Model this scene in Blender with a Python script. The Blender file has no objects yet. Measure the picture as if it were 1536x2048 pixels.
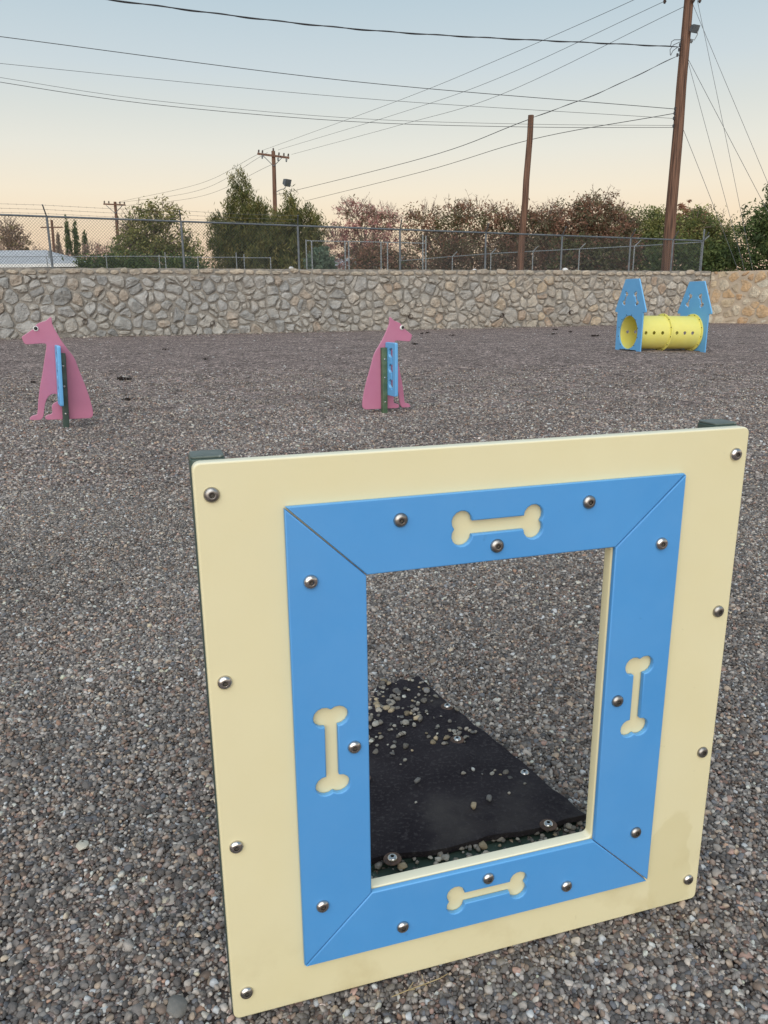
import bpy, bmesh, math, random
import numpy as np
from mathutils import Vector, Matrix, noise

rad = math.radians
scene = bpy.context.scene
col = scene.collection
random.seed(7)
RNG = np.random.default_rng(11)

# ------------------------------------------------------------------ camera
cam_data = bpy.data.cameras.new('camera')
cam = bpy.data.objects.new('camera', cam_data)
col.objects.link(cam)
cam_data.sensor_fit = 'HORIZONTAL'
cam_data.sensor_width = 36.0
cam_data.lens = 36.0 * 1540.5 / 1536.0
cam_data.clip_start = 0.05
cam_data.clip_end = 3000
_p, _r = rad(15.26), rad(0.56)
_f = Vector((0, math.cos(_p), -math.sin(_p)))
_u = Vector((0, math.sin(_p), math.cos(_p)))
_x = Vector((1, 0, 0))
_x2 = _x * math.cos(_r) - _u * math.sin(_r)
_u2 = _u * math.cos(_r) + _x * math.sin(_r)
_m = Matrix((_x2, _u2, -_f)).transposed().to_4x4()
_m.translation = (0, 0, 1.2)
cam.matrix_world = _m
scene.camera = cam

# ------------------------------------------------------------------ sky and sun (after sunset)
SUN_AZ = rad(-172)      # clockwise from +Y: behind the camera, a little left
SUN_EL = rad(4.0)
world = bpy.data.worlds.new('World')
scene.world = world
world.use_nodes = True
wt = world.node_tree
wt.nodes.clear()
def wn(t, **kw):
    n = wt.nodes.new(t)
    for k, v in kw.items(): setattr(n, k, v)
    return n
w_out = wn('ShaderNodeOutputWorld')
w_bg = wn('ShaderNodeBackground')
w_sky = wn('ShaderNodeTexSky', sky_type='NISHITA')
w_sky.sun_disc = False
w_sky.sun_elevation = SUN_EL
w_sky.sun_rotation = SUN_AZ
w_sky.air_density = 1.0
w_sky.dust_density = 2.0
w_sky.ozone_density = 1.5
w_tc = wn('ShaderNodeTexCoord')
w_sep = wn('ShaderNodeSeparateXYZ')
w_ramp = wn('ShaderNodeValToRGB')     # dusk colours by height above the horizon, the same all round
cr = w_ramp.color_ramp
cr.interpolation = 'LINEAR'
SKY = [(0.0, (0.82, 0.55, 0.41)), (0.045, (0.90, 0.655, 0.475)), (0.085, (0.93, 0.735, 0.53)), (0.125, (0.90, 0.79, 0.63)), (0.17, (0.80, 0.775, 0.69)),
       (0.207, (0.70, 0.72, 0.68)), (0.25, (0.60, 0.67, 0.70)), (0.315, (0.49, 0.60, 0.665)), (0.5, (0.36, 0.48, 0.58)), (1.0, (0.29, 0.40, 0.52))]
while len(cr.elements) < len(SKY): cr.elements.new(0.5)
for e, (p, c) in zip(cr.elements, SKY):
    e.position = p; e.color = (*c, 1)
w_mix = wn('ShaderNodeMix', data_type='RGBA', blend_type='ADD')
w_scale = wn('ShaderNodeMix', data_type='RGBA', blend_type='MULTIPLY')
w_scale.inputs['Factor'].default_value = 1.0
w_scale.inputs['B'].default_value = (0.12, 0.12, 0.12, 1)
wt.links.new(w_tc.outputs['Generated'], w_sep.inputs[0])
wt.links.new(w_sep.outputs['Z'], w_ramp.inputs['Fac'])
wt.links.new(w_sky.outputs[0], w_scale.inputs['A'])
w_gain = wn('ShaderNodeMix', data_type='RGBA', blend_type='MULTIPLY')
w_gain.inputs['Factor'].default_value = 1.0
w_gain.inputs['B'].default_value = (5.4, 5.4, 5.4, 1)
wt.links.new(w_ramp.outputs[0], w_gain.inputs['A'])
w_mix.inputs['Factor'].default_value = 1.0
wt.links.new(w_gain.outputs['Result'], w_mix.inputs['A'])
wt.links.new(w_scale.outputs['Result'], w_mix.inputs['B'])
wt.links.new(w_mix.outputs['Result'], w_bg.inputs['Color'])
w_bg.inputs['Strength'].default_value = 0.1
wt.links.new(w_bg.outputs[0], w_out.inputs['Surface'])

sun_data = bpy.data.lights.new('sun', 'SUN')
sun_data.energy = 1.5
sun_data.angle = rad(75)
sun_data.color = (1.0, 0.985, 0.95)
sun = bpy.data.objects.new('sun', sun_data)
col.objects.link(sun)
_el = rad(33)
_d = Vector((math.sin(SUN_AZ) * math.cos(_el), math.cos(SUN_AZ) * math.cos(_el), math.sin(_el)))
sun.rotation_euler = _d.to_track_quat('Z', 'Y').to_euler()
sun.location = (0, 0, 30)

scene.cycles.use_denoising = True
vs = scene.view_settings
vs.view_transform = 'Standard'
vs.look = 'None'
vs.exposure = 0.85
vs.gamma = 1.0
vs.use_curve_mapping = False

# ------------------------------------------------------------------ helpers
class MB:
    """collects verts and faces of one mesh"""
    def __init__(s): s.v = []; s.f = []
    def add(s, vs_, fs_):
        o = len(s.v); s.v += [tuple(v) for v in vs_]; s.f += [tuple(i + o for i in f) for f in fs_]
    def box(s, lo, hi):
        x0, y0, z0 = lo; x1, y1, z1 = hi
        s.add([(x0,y0,z0),(x1,y0,z0),(x1,y1,z0),(x0,y1,z0),(x0,y0,z1),(x1,y0,z1),(x1,y1,z1),(x0,y1,z1)],
              [(0,3,2,1),(4,5,6,7),(0,1,5,4),(1,2,6,5),(2,3,7,6),(3,0,4,7)])
    def tube(s, pts, r, seg=8, cap=True):
        pts = [Vector(p) for p in pts]
        rs = r if isinstance(r, (list, tuple)) else [r] * len(pts)
        vs_, fs_ = [], []
        ref = None
        for i, p in enumerate(pts):
            t = (pts[min(i+1, len(pts)-1)] - pts[max(i-1, 0)])
            if t.length < 1e-9: t = Vector((0, 0, 1))
            t.normalize()
            if ref is None:
                ref = t.orthogonal().normalized()
            ref = ref - t * ref.dot(t)
            if ref.length < 1e-6: ref = t.orthogonal()
            ref.normalize()
            b = t.cross(ref)
            for k in range(seg):
                a = 2 * math.pi * k / seg
                vs_.append(p + (ref * math.cos(a) + b * math.sin(a)) * rs[i])
        for i in range(len(pts) - 1):
            for k in range(seg):
                k2 = (k + 1) % seg
                fs_.append((i*seg+k, i*seg+k2, (i+1)*seg+k2, (i+1)*seg+k))
        if cap:
            fs_.append(tuple(range(seg))[::-1]); fs_.append(tuple((len(pts)-1)*seg+k for k in range(seg)))
        s.add(vs_, fs_)
    def lathe(s, prof, seg=20, axis='Z'):
        vs_, fs_ = [], []
        n = len(prof)
        for k in range(seg):
            a = 2 * math.pi * k / seg
            for r, z in prof: vs_.append((r*math.cos(a), r*math.sin(a), z))
        for k in range(seg):
            k2 = (k+1) % seg
            for i in range(n-1): fs_.append((k*n+i, k2*n+i, k2*n+i+1, k*n+i+1))
        s.add(vs_, fs_)
    def mesh(s, name, smooth=None):
        me = bpy.data.meshes.new(name)
        me.from_pydata(s.v, [], s.f)
        me.validate()
        if smooth is not None: shade(me, smooth)
        return me

def shade(me, ang=35):
    me.shade_smooth()
    try: me.set_sharp_from_angle(angle=rad(ang))
    except Exception: pass

def obj(name, me, mat=None, parent=None, loc=(0,0,0), rot=(0,0,0)):
    o = bpy.data.objects.new(name, me)
    col.objects.link(o)
    if mat is not None and me is not None and not me.materials: me.materials.append(mat)
    o.parent = parent
    o.location = loc; o.rotation_euler = rot
    return o

def tag(o, label=None, cat=None, group=None, kind=None):
    if label: o['label'] = label
    if cat: o['category'] = cat
    if group: o['group'] = group
    if kind: o['kind'] = kind
    return o

def empty(name, loc=(0,0,0), rot=(0,0,0)):
    o = bpy.data.objects.new(name, None)
    o.empty_display_size = 0.1
    col.objects.link(o); o.location = loc; o.rotation_euler = rot
    return o

def plate(name, loops, thick, bevel=0.003, ang=35):
    """flat board cut from outline loops (first = outer), lying in XY, centred on Z, with eased edges"""
    cu = bpy.data.curves.new(name, 'CURVE')
    cu.dimensions = '2D'; cu.fill_mode = 'BOTH'
    cu.extrude = thick / 2 - bevel
    cu.bevel_depth = bevel; cu.bevel_resolution = 2; cu.offset = -bevel
    for lp in loops:
        sp = cu.splines.new('POLY'); sp.points.add(len(lp) - 1)
        for p, q in zip(sp.points, lp): p.co = (q[0], q[1], 0, 1)
        sp.use_cyclic_u = True
    tmp = bpy.data.objects.new('tmp', cu); col.objects.link(tmp)
    dg = bpy.context.evaluated_depsgraph_get()
    me = bpy.data.meshes.new_from_object(tmp.evaluated_get(dg))
    me.name = name
    bpy.data.objects.remove(tmp); bpy.data.curves.remove(cu)
    shade(me, ang)
    return me

def round_rect(x0, y0, x1, y1, r, n=5):
    out = []
    for cx, cy, a0 in ((x1-r, y1-r, 0), (x0+r, y1-r, 90), (x0+r, y0+r, 180), (x1-r, y0+r, 270)):
        for k in range(n+1):
            a = rad(a0 + 90*k/n); out.append((cx + r*math.cos(a), cy + r*math.sin(a)))
    return out

def round_poly(pts, r, n=4):
    out = []
    m = len(pts)
    for i in range(m):
        p = Vector(pts[i]); a = Vector(pts[i-1]) - p; b = Vector(pts[(i+1) % m]) - p
        d = min(r, a.length*0.45, b.length*0.45)
        p0 = p + a.normalized()*d; p1 = p + b.normalized()*d
        for k in range(n+1):
            t = k/n; q = p0*(1-t)**2 + p*2*t*(1-t) + p1*t*t
            out.append((q.x, q.y))
    return out

def circle(cx, cy, r, n=32, ry=None):
    ry = ry or r
    return [(cx + r*math.cos(2*math.pi*k/n), cy + ry*math.sin(2*math.pi*k/n)) for k in range(n)]

def bone(L, Wd, h, cx=0, cy=0, ang=0, n=10):
    """outline of a dog-biscuit bone: L long, Wd wide at the knuckles, shaft half-height h"""
    r = Wd * 0.30
    a = L/2 - r; b = Wd/2 - r
    pts = []
    ash = math.pi - math.asin(max(-1, min(1, (h - b)/r)))
    anotch = -math.asin(b / r)
    q1 = [(a + r*math.cos(t), b + r*math.sin(t)) for t in np.linspace(ash, anotch, n)]
    q2 = [(x, -y) for x, y in q1[::-1]]
    rgt = q1 + q2[1:]
    lft = [(-x, -y) for x, y in rgt]
    pts = rgt + lft
    pts = pts[::-1]
    c, s = math.cos(ang), math.sin(ang)
    return [(cx + x*c - y*s, cy + x*s + y*c) for x, y in pts]

# ------------------------------------------------------------------ materials
def mat_new(name):
    m = bpy.data.materials.new(name); m.use_nodes = True
    nt = m.node_tree
    return m, nt, nt.nodes['Principled BSDF']

def N(nt, t, **kw):
    n = nt.nodes.new(t)
    for k, v in kw.items(): setattr(n, k, v)
    return n

def noise_fac(nt, scale, detail=4, lo=0.35, hi=0.65, coord='Object', rough=0.55):
    tc = N(nt, 'ShaderNodeTexCoord')
    nz = N(nt, 'ShaderNodeTexNoise'); nz.inputs['Scale'].default_value = scale; nz.inputs['Detail'].default_value = detail
    nz.inputs['Roughness'].default_value = rough
    nt.links.new(tc.outputs[coord], nz.inputs['Vector'])
    mr = N(nt, 'ShaderNodeMapRange'); mr.inputs[1].default_value = lo; mr.inputs[2].default_value = hi
    nt.links.new(nz.outputs['Fac'], mr.inputs[0])
    return mr.outputs[0], nz

def mix_col(nt, fac, a, b, blend='MIX'):
    mx = N(nt, 'ShaderNodeMix', data_type='RGBA', blend_type=blend)
    for sock, v in (('Factor', fac), ('A', a), ('B', b)):
        if hasattr(v, 'is_linked') or hasattr(v, 'node'): nt.links.new(v, mx.inputs[sock])
        elif isinstance(v, (int, float)): mx.inputs[sock].default_value = v
        else: mx.inputs[sock].default_value = (*v, 1)
    return mx.outputs['Result']

def bump(nt, bsdf, height, strength=0.3, dist=0.01):
    b = N(nt, 'ShaderNodeBump'); b.inputs['Strength'].default_value = strength; b.inputs['Distance'].default_value = dist
    nt.links.new(height, b.inputs['Height']); nt.links.new(b.outputs[0], bsdf.inputs['Normal'])

def pmat(name, c1, c2, scale=6, rough=0.5, bstr=0.0, bscale=60, bdist=0.003, metal=0.0, spec=0.5, specks=None, coord='Object'):
    m, nt, b = mat_new(name)
    f, _ = noise_fac(nt, scale, coord=coord)
    c = mix_col(nt, f, c1, c2)
    if specks:
        f2, _ = noise_fac(nt, specks[1], lo=specks[2], hi=specks[2]+0.05, coord=coord)
        c = mix_col(nt, f2, c, specks[0])
    nt.links.new(c, b.inputs['Base Color'])
    b.inputs['Roughness'].default_value = rough
    b.inputs['Metallic'].default_value = metal
    b.inputs['Specular IOR Level'].default_value = spec
    if bstr:
        _, nz = noise_fac(nt, bscale, coord=coord)
        bump(nt, b, nz.outputs['Fac'], bstr, bdist)
    return m

def plastic(name, c1, c2, dirt=None, skylit_wear=None):
    """weathered moulded plastic sheet: slow fading, fine orange-peel, scuffs and dirt"""
    m, nt, b = mat_new(name)
    f, _ = noise_fac(nt, 5.0, 5, 0.3, 0.7)
    c = mix_col(nt, f, c1, c2)
    fs, _ = noise_fac(nt, 46, 5, 0.70, 0.77)
    c = mix_col(nt, fs, c, tuple(min(1, x*0.80) for x in c1))
    fp, _ = noise_fac(nt, 1.7, 7, 0.25, 0.75, rough=0.7)
    c = mix_col(nt, fp, c, tuple(min(1, x*0.9 + 0.035) for x in c2))
    if dirt:
        tc = N(nt, 'ShaderNodeTexCoord'); sp = N(nt, 'ShaderNodeSeparateXYZ'); nt.links.new(tc.outputs['Object'], sp.inputs[0])
        mr = N(nt, 'ShaderNodeMapRange'); mr.inputs[1].default_value = 0.20; mr.inputs[2].default_value = -0.02; mr.inputs[4].default_value = 0.7
        nt.links.new(sp.outputs['Y'], mr.inputs[0])
        fd, _ = noise_fac(nt, 7, 6, 0.5, 0.66)
        mm = N(nt, 'ShaderNodeMath', operation='MULTIPLY'); nt.links.new(mr.outputs[0], mm.inputs[0]); nt.links.new(fd, mm.inputs[1])
        c = mix_col(nt, mm.outputs[0], c, dirt)
        nzs = N(nt, 'ShaderNodeTexNoise'); nzs.inputs['Scale'].default_value = 11; nzs.inputs['Detail'].default_value = 3
        nt.links.new(tc.outputs['Object'], nzs.inputs['Vector'])
        wob = N(nt, 'ShaderNodeVectorMath', operation='MULTIPLY_ADD'); wob.inputs[1].default_value = (0.09, 0.09, 0); wob.inputs[2].default_value = (-0.045, -0.045, 0)
        nt.links.new(nzs.outputs['Color'], wob.inputs[0])
        ad = N(nt, 'ShaderNodeVectorMath', operation='ADD'); nt.links.new(tc.outputs['Object'], ad.inputs[0]); nt.links.new(wob.outputs[0], ad.inputs[1])
        mpg = N(nt, 'ShaderNodeMapping'); mpg.inputs['Location'].default_value = (-0.875*19, -0.10*8.5, 0); mpg.inputs['Scale'].default_value = (19, 8.5, 0)
        nt.links.new(ad.outputs[0], mpg.inputs[0])
        ln = N(nt, 'ShaderNodeVectorMath', operation='LENGTH'); nt.links.new(mpg.outputs[0], ln.inputs[0])
        ms_ = N(nt, 'ShaderNodeMapRange'); ms_.inputs[1].default_value = 1.08; ms_.inputs[2].default_value = 0.98; ms_.inputs[4].default_value = 0.24
        nt.links.new(ln.outputs['Value'], ms_.inputs[0])
        c = mix_col(nt, ms_.outputs[0], c, (0.50, 0.42, 0.19))
    if skylit_wear:                        # overhead sky light painted into upward faces, plus some white wear
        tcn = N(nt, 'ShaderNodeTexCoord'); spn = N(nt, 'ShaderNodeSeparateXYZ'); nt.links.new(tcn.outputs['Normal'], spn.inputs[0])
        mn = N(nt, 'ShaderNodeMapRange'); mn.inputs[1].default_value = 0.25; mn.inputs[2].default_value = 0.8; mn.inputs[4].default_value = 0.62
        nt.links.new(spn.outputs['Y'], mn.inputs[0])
        c = mix_col(nt, mn.outputs[0], c, skylit_wear)
    nt.links.new(c, b.inputs['Base Color'])
    b.inputs['Roughness'].default_value = 0.48
    b.inputs['Specular IOR Level'].default_value = 0.4
    b.inputs['Subsurface Weight'].default_value = 0.0
    _, nz = noise_fac(nt, 420, 2)
    bump(nt, b, nz.outputs['Fac'], 0.06, 0.0012)
    return m

M = {}
M['yellow'] = plastic('yellow_plastic', (0.71, 0.63, 0.37), (0.75, 0.68, 0.43), dirt=(0.56, 0.47, 0.25), skylit_wear=(0.84, 0.82, 0.68))
M['blue'] = plastic('blue_plastic', (0.055, 0.265, 0.60), (0.075, 0.305, 0.66), skylit_wear=(0.17, 0.47, 0.80))
M['blue_far'] = plastic('light_blue_plastic', (0.11, 0.37, 0.70), (0.13, 0.41, 0.74), skylit_wear=(0.28, 0.56, 0.82))
M['pink'] = plastic('pink_plastic', (0.46, 0.15, 0.25), (0.51, 0.185, 0.295), skylit_wear=(0.66, 0.38, 0.45))
M['lemon'] = plastic('lemon_plastic', (0.74, 0.66, 0.11), (0.78, 0.72, 0.19))
M['green'] = pmat('green_painted_steel', (0.036, 0.062, 0.052), (0.055, 0.088, 0.072), 9, 0.45, 0.15, 90, 0.001, specks=((0.32, 0.36, 0.33), 26, 0.68))
M['green_worn'] = pmat('worn_green_paint', (0.05, 0.10, 0.055), (0.10, 0.15, 0.085), 14, 0.55, 0.2, 90, 0.001, specks=((0.42, 0.44, 0.38), 30, 0.67))
M['cap'] = pmat('worn_grey_green_cap', (0.075, 0.10, 0.09), (0.13, 0.155, 0.145), 30, 0.5, 0.2, 120, 0.001, specks=((0.34, 0.36, 0.34), 34, 0.6))
M['steel'] = pmat('stainless_steel', (0.50, 0.48, 0.46), (0.62, 0.60, 0.58), 40, 0.24, 0, metal=1.0)
M['socket'] = pmat('socket_recess', (0.05, 0.045, 0.04), (0.10, 0.08, 0.06), 80, 0.6)
M['rust'] = pmat('rusted_washer', (0.055, 0.035, 0.028), (0.13, 0.075, 0.05), 90, 0.7, 0.3, 200, 0.001)
M['galv'] = pmat('galvanised_steel', (0.22, 0.24, 0.25), (0.32, 0.34, 0.35), 6, 0.5, 0, metal=0.35)
M['galv_dark'] = pmat('dull_galvanised_steel', (0.10, 0.115, 0.13), (0.16, 0.175, 0.19), 6, 0.55, 0, metal=0.3)
M['wire'] = pmat('fence_wire', (0.075, 0.08, 0.085), (0.12, 0.12, 0.12), 3, 0.55, 0, metal=0.3)
M['cable'] = pmat('black_cable', (0.02, 0.02, 0.025), (0.05, 0.05, 0.055), 3, 0.6)
M['white'] = pmat('white_paint', (0.68, 0.68, 0.66), (0.78, 0.78, 0.76), 4, 0.6)
M['black'] = pmat('black_plastic', (0.012, 0.012, 0.012), (0.02, 0.02, 0.02), 8, 0.35)
M['bark'] = pmat('bark', (0.07, 0.055, 0.045), (0.12, 0.095, 0.075), 3, 0.85, 0.4, 12, 0.03)
M['bare_bark'] = pmat('pale_bare_twigs', (0.16, 0.115, 0.095), (0.24, 0.18, 0.15), 3, 0.85)
M['clay'] = pmat('clay_pipe', (0.05, 0.035, 0.03), (0.09, 0.06, 0.05), 10, 0.7)

def wood_pole():
    m, nt, b = mat_new('weathered_pole_wood')
    tc = N(nt, 'ShaderNodeTexCoord'); mp = N(nt, 'ShaderNodeMapping'); mp.inputs['Scale'].default_value = (9, 9, 0.35)
    nt.links.new(tc.outputs['Object'], mp.inputs[0])
    nz = N(nt, 'ShaderNodeTexNoise'); nz.inputs['Scale'].default_value = 2.2; nz.inputs['Detail'].default_value = 8
    nt.links.new(mp.outputs[0], nz.inputs['Vector'])
    mr = N(nt, 'ShaderNodeMapRange'); mr.inputs[1].default_value = 0.34; mr.inputs[2].default_value = 0.62
    nt.links.new(nz.outputs['Fac'], mr.inputs[0])
    c = mix_col(nt, mr.outputs[0], (0.055, 0.028, 0.018), (0.20, 0.105, 0.066))
    nt.links.new(c, b.inputs['Base Color']); b.inputs['Roughness'].default_value = 0.85
    bump(nt, b, nz.outputs['Fac'], 0.6, 0.03)
    return m
M['wood'] = wood_pole()

def stone_mat(name, stops, drift=None):
    """rubble stone: one tone per stone, drifting along the wall, mottled and flaked"""
    m, nt, b = mat_new(name)
    oi = N(nt, 'ShaderNodeObjectInfo')
    def ramp(st):
        rp = N(nt, 'ShaderNodeValToRGB'); rp.color_ramp.interpolation = 'CONSTANT'
        while len(rp.color_ramp.elements) < len(st): rp.color_ramp.elements.new(0.5)
        for i, (e, c) in enumerate(zip(rp.color_ramp.elements, st)):
            e.position = i / len(st); e.color = (*c, 1)
        nt.links.new(oi.outputs['Random'], rp.inputs['Fac'])
        return rp.outputs[0]
    c = ramp(stops)
    geo = N(nt, 'ShaderNodeNewGeometry')
    if drift:                         # a second quarry's tones take over along the wall
        sp = N(nt, 'ShaderNodeSeparateXYZ'); nt.links.new(geo.outputs['Position'], sp.inputs[0])
        n0 = N(nt, 'ShaderNodeTexNoise'); n0.inputs['Scale'].default_value = 0.45; n0.inputs['Detail'].default_value = 3
        nt.links.new(geo.outputs['Position'], n0.inputs['Vector'])
        ma = N(nt, 'ShaderNodeMath', operation='MULTIPLY_ADD'); ma.inputs[1].default_value = 26.0
        nt.links.new(n0.outputs['Fac'], ma.inputs[0]); nt.links.new(sp.outputs['X'], ma.inputs[2])
        mw = N(nt, 'ShaderNodeMapRange'); mw.inputs[1].default_value = 8.0; mw.inputs[2].default_value = 20.0
        nt.links.new(ma.outputs[0], mw.inputs[0])
        c = mix_col(nt, mw.outputs[0], c, ramp(drift))
    nz = N(nt, 'ShaderNodeTexNoise'); nz.inputs['Scale'].default_value = 3.6; nz.inputs['Detail'].default_value = 10; nz.inputs['Roughness'].default_value = 0.8
    nt.links.new(geo.outputs['Position'], nz.inputs['Vector'])
    mr = N(nt, 'ShaderNodeMapRange'); mr.inputs[1].default_value = 0.3; mr.inputs[2].default_value = 0.7; mr.inputs[3].default_value = 0.52; mr.inputs[4].default_value = 1.32
    nt.links.new(nz.outputs['Fac'], mr.inputs[0])
    cc = N(nt, 'ShaderNodeCombineColor')
    for k in range(3): nt.links.new(mr.outputs[0], cc.inputs[k])
    c = mix_col(nt, 1.0, c, cc.outputs[0], 'MULTIPLY')
    # streaks of dried mortar smeared over the faces
    n3 = N(nt, 'ShaderNodeTexNoise'); n3.inputs['Scale'].default_value = 2.3; n3.inputs['Detail'].default_value = 8; n3.inputs['Roughness'].default_value = 0.7
    nt.links.new(geo.outputs['Position'], n3.inputs['Vector'])
    m3 = N(nt, 'ShaderNodeMapRange'); m3.inputs[1].default_value = 0.50; m3.inputs[2].default_value = 0.62; m3.inputs[4].default_value = 0.5
    nt.links.new(n3.outputs['Fac'], m3.inputs[0])
    c = mix_col(nt, m3.outputs[0], c, (0.385, 0.37, 0.345) if drift else (0.54, 0.45, 0.34))
    nt.links.new(c, b.inputs['Base Color']); b.inputs['Roughness'].default_value = 0.9
    b.inputs['Specular IOR Level'].default_value = 0.25
    nz2 = N(nt, 'ShaderNodeTexNoise'); nz2.inputs['Scale'].default_value = 7.0; nz2.inputs['Detail'].default_value = 10; nz2.inputs['Roughness'].default_value = 0.7
    nt.links.new(geo.outputs['Position'], nz2.inputs['Vector'])
    bump(nt, b, nz2.outputs['Fac'], 0.9, 0.12)
    return m
M['stone'] = stone_mat('grey_rubble_stone', [(0.36,0.355,0.34),(0.42,0.41,0.39),(0.33,0.325,0.315),(0.45,0.425,0.385),(0.39,0.38,0.365),(0.47,0.455,0.43),(0.30,0.295,0.285),(0.44,0.375,0.31),(0.40,0.39,0.37)], [(0.50,0.44,0.36),(0.44,0.39,0.33),(0.54,0.48,0.40),(0.47,0.41,0.34),(0.40,0.36,0.31),(0.52,0.42,0.31),(0.46,0.43,0.39),(0.43,0.33,0.25),(0.55,0.50,0.43)])
M['stone_tan'] = stone_mat('tan_flagstone', [(0.60,0.48,0.33),(0.55,0.36,0.21),(0.64,0.55,0.42),(0.52,0.42,0.30),(0.60,0.41,0.24),(0.66,0.60,0.48)])
M['mortar'] = pmat('rough_mortar', (0.20, 0.184, 0.163), (0.35, 0.32, 0.282), 3.0, 0.95, 0.9, 14, 0.08)
M['mortar_tan'] = pmat('tan_mortar', (0.40, 0.325, 0.245), (0.50, 0.41, 0.31), 2.2, 0.95, 0.6, 14, 0.03)
M['coping'] = stone_mat('pale_coping_stone', [(0.551,0.470,0.373),(0.486,0.413,0.332),(0.463,0.406,0.325),(0.437,0.381,0.316)])

def gravel_sheet():
    m, nt, b = mat_new('pea_gravel_ground')
    geo = N(nt, 'ShaderNodeNewGeometry')
    def cells(scale, st):
        vo = N(nt, 'ShaderNodeTexVoronoi'); vo.inputs['Scale'].default_value = scale
        nt.links.new(geo.outputs['Position'], vo.inputs['Vector'])
        sp = N(nt, 'ShaderNodeSeparateColor'); nt.links.new(vo.outputs['Color'], sp.inputs[0])
        rp = N(nt, 'ShaderNodeValToRGB'); rp.color_ramp.interpolation = 'CONSTANT'
        while len(rp.color_ramp.elements) < len(st): rp.color_ramp.elements.new(0.5)
        for e, (p, c) in zip(rp.color_ramp.elements, st): e.position = p; e.color = (*c, 1)
        nt.links.new(sp.outputs[0], rp.inputs['Fac'])
        return rp.outputs[0], vo
    K = np.array([1.74, 1.57, 1.55])
    st = [(0.0,(0.06,0.053,0.05)),(0.16,(0.10,0.09,0.084)),(0.36,(0.14,0.122,0.113)),(0.55,(0.18,0.156,0.143)),(0.70,(0.17,0.13,0.11)),(0.80,(0.24,0.215,0.20)),(0.91,(0.31,0.275,0.245)),(0.975,(0.55,0.52,0.48))]
    c1, vo = cells(62, [(p, tuple(float(v) for v in np.array(c)*K)) for p, c in st])
    g = lambda v: (v, v*0.98, v*0.97)
    c2, vo2 = cells(19, [(0.0, g(0.42)), (0.18, g(0.68)), (0.42, g(0.92)), (0.66, g(1.15)), (0.85, g(1.45)), (0.965, g(2.1))])
    c = mix_col(nt, 1.0, c1, c2, 'MULTIPLY')
    n1 = N(nt, 'ShaderNodeTexNoise'); n1.inputs['Scale'].default_value = 0.9; n1.inputs['Detail'].default_value = 9; n1.inputs['Roughness'].default_value = 0.75
    nt.links.new(geo.outputs['Position'], n1.inputs['Vector'])
    mr = N(nt, 'ShaderNodeMapRange'); mr.inputs[1].default_value = 0.3; mr.inputs[2].default_value = 0.7; mr.inputs[3].default_value = 0.66; mr.inputs[4].default_value = 1.34
    nt.links.new(n1.outputs['Fac'], mr.inputs[0])
    cc = N(nt, 'ShaderNodeCombineColor')
    for k in range(3): nt.links.new(mr.outputs[0], cc.inputs[k])
    c = mix_col(nt, 1.0, c, cc.outputs[0], 'MULTIPLY')
    nt.links.new(c, b.inputs['Base Color']); b.inputs['Roughness'].default_value = 0.9
    b.inputs['Specular IOR Level'].default_value = 0.15
    inv = N(nt, 'ShaderNodeMath', operation='ADD')
    nt.links.new(vo.outputs['Distance'], inv.inputs[0]); nt.links.new(vo2.outputs['Distance'], inv.inputs[1])
    sb = N(nt, 'ShaderNodeMath', operation='SUBTRACT'); sb.inputs[0].default_value = 1.0; nt.links.new(inv.outputs[0], sb.inputs[1])
    bump(nt, b, sb.outputs[0], 0.8, 0.02)
    return m
M['gravel'] = gravel_sheet()

def pebble_mat():
    m, nt, b = mat_new('pebbles')
    at = N(nt, 'ShaderNodeAttribute', attribute_type='INSTANCER', attribute_name='pcol')
    tc = N(nt, 'ShaderNodeTexCoord')
    nz = N(nt, 'ShaderNodeTexNoise'); nz.inputs['Scale'].default_value = 1.6; nz.inputs['Detail'].default_value = 5
    nt.links.new(tc.outputs['Object'], nz.inputs['Vector'])
    mr = N(nt, 'ShaderNodeMapRange'); mr.inputs[1].default_value = 0.3; mr.inputs[2].default_value = 0.7; mr.inputs[3].default_value = 0.8; mr.inputs[4].default_value = 1.2
    nt.links.new(nz.outputs['Fac'], mr.inputs[0])
    cc = N(nt, 'ShaderNodeCombineColor')
    for k in range(3): nt.links.new(mr.outputs[0], cc.inputs[k])
    c = mix_col(nt, 1.0, at.outputs['Color'], cc.outputs[0], 'MULTIPLY')
    nt.links.new(c, b.inputs['Base Color']); b.inputs['Roughness'].default_value = 0.68
    b.inputs['Specular IOR Level'].default_value = 0.35
    return m
M['pebble'] = pebble_mat()

def leaf_mat():
    m, nt, b = mat_new('foliage')
    at = N(nt, 'ShaderNodeAttribute', attribute_name='lcol')
    nt.links.new(at.outputs['Color'], b.inputs['Base Color'])
    b.inputs['Roughness'].default_value = 0.7
    b.inputs['Specular IOR Level'].default_value = 0.2
    tr = N(nt, 'ShaderNodeBsdfTranslucent'); nt.links.new(at.outputs['Color'], tr.inputs['Color'])
    ms = N(nt, 'ShaderNodeMixShader'); ms.inputs[0].default_value = 0.4
    nt.links.new(b.outputs[0], ms.inputs[1]); nt.links.new(tr.outputs[0], ms.inputs[2])
    nt.links.new(ms.outputs[0], nt.nodes['Material Output'].inputs['Surface'])
    return m
M['leaf'] = leaf_mat()

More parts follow.
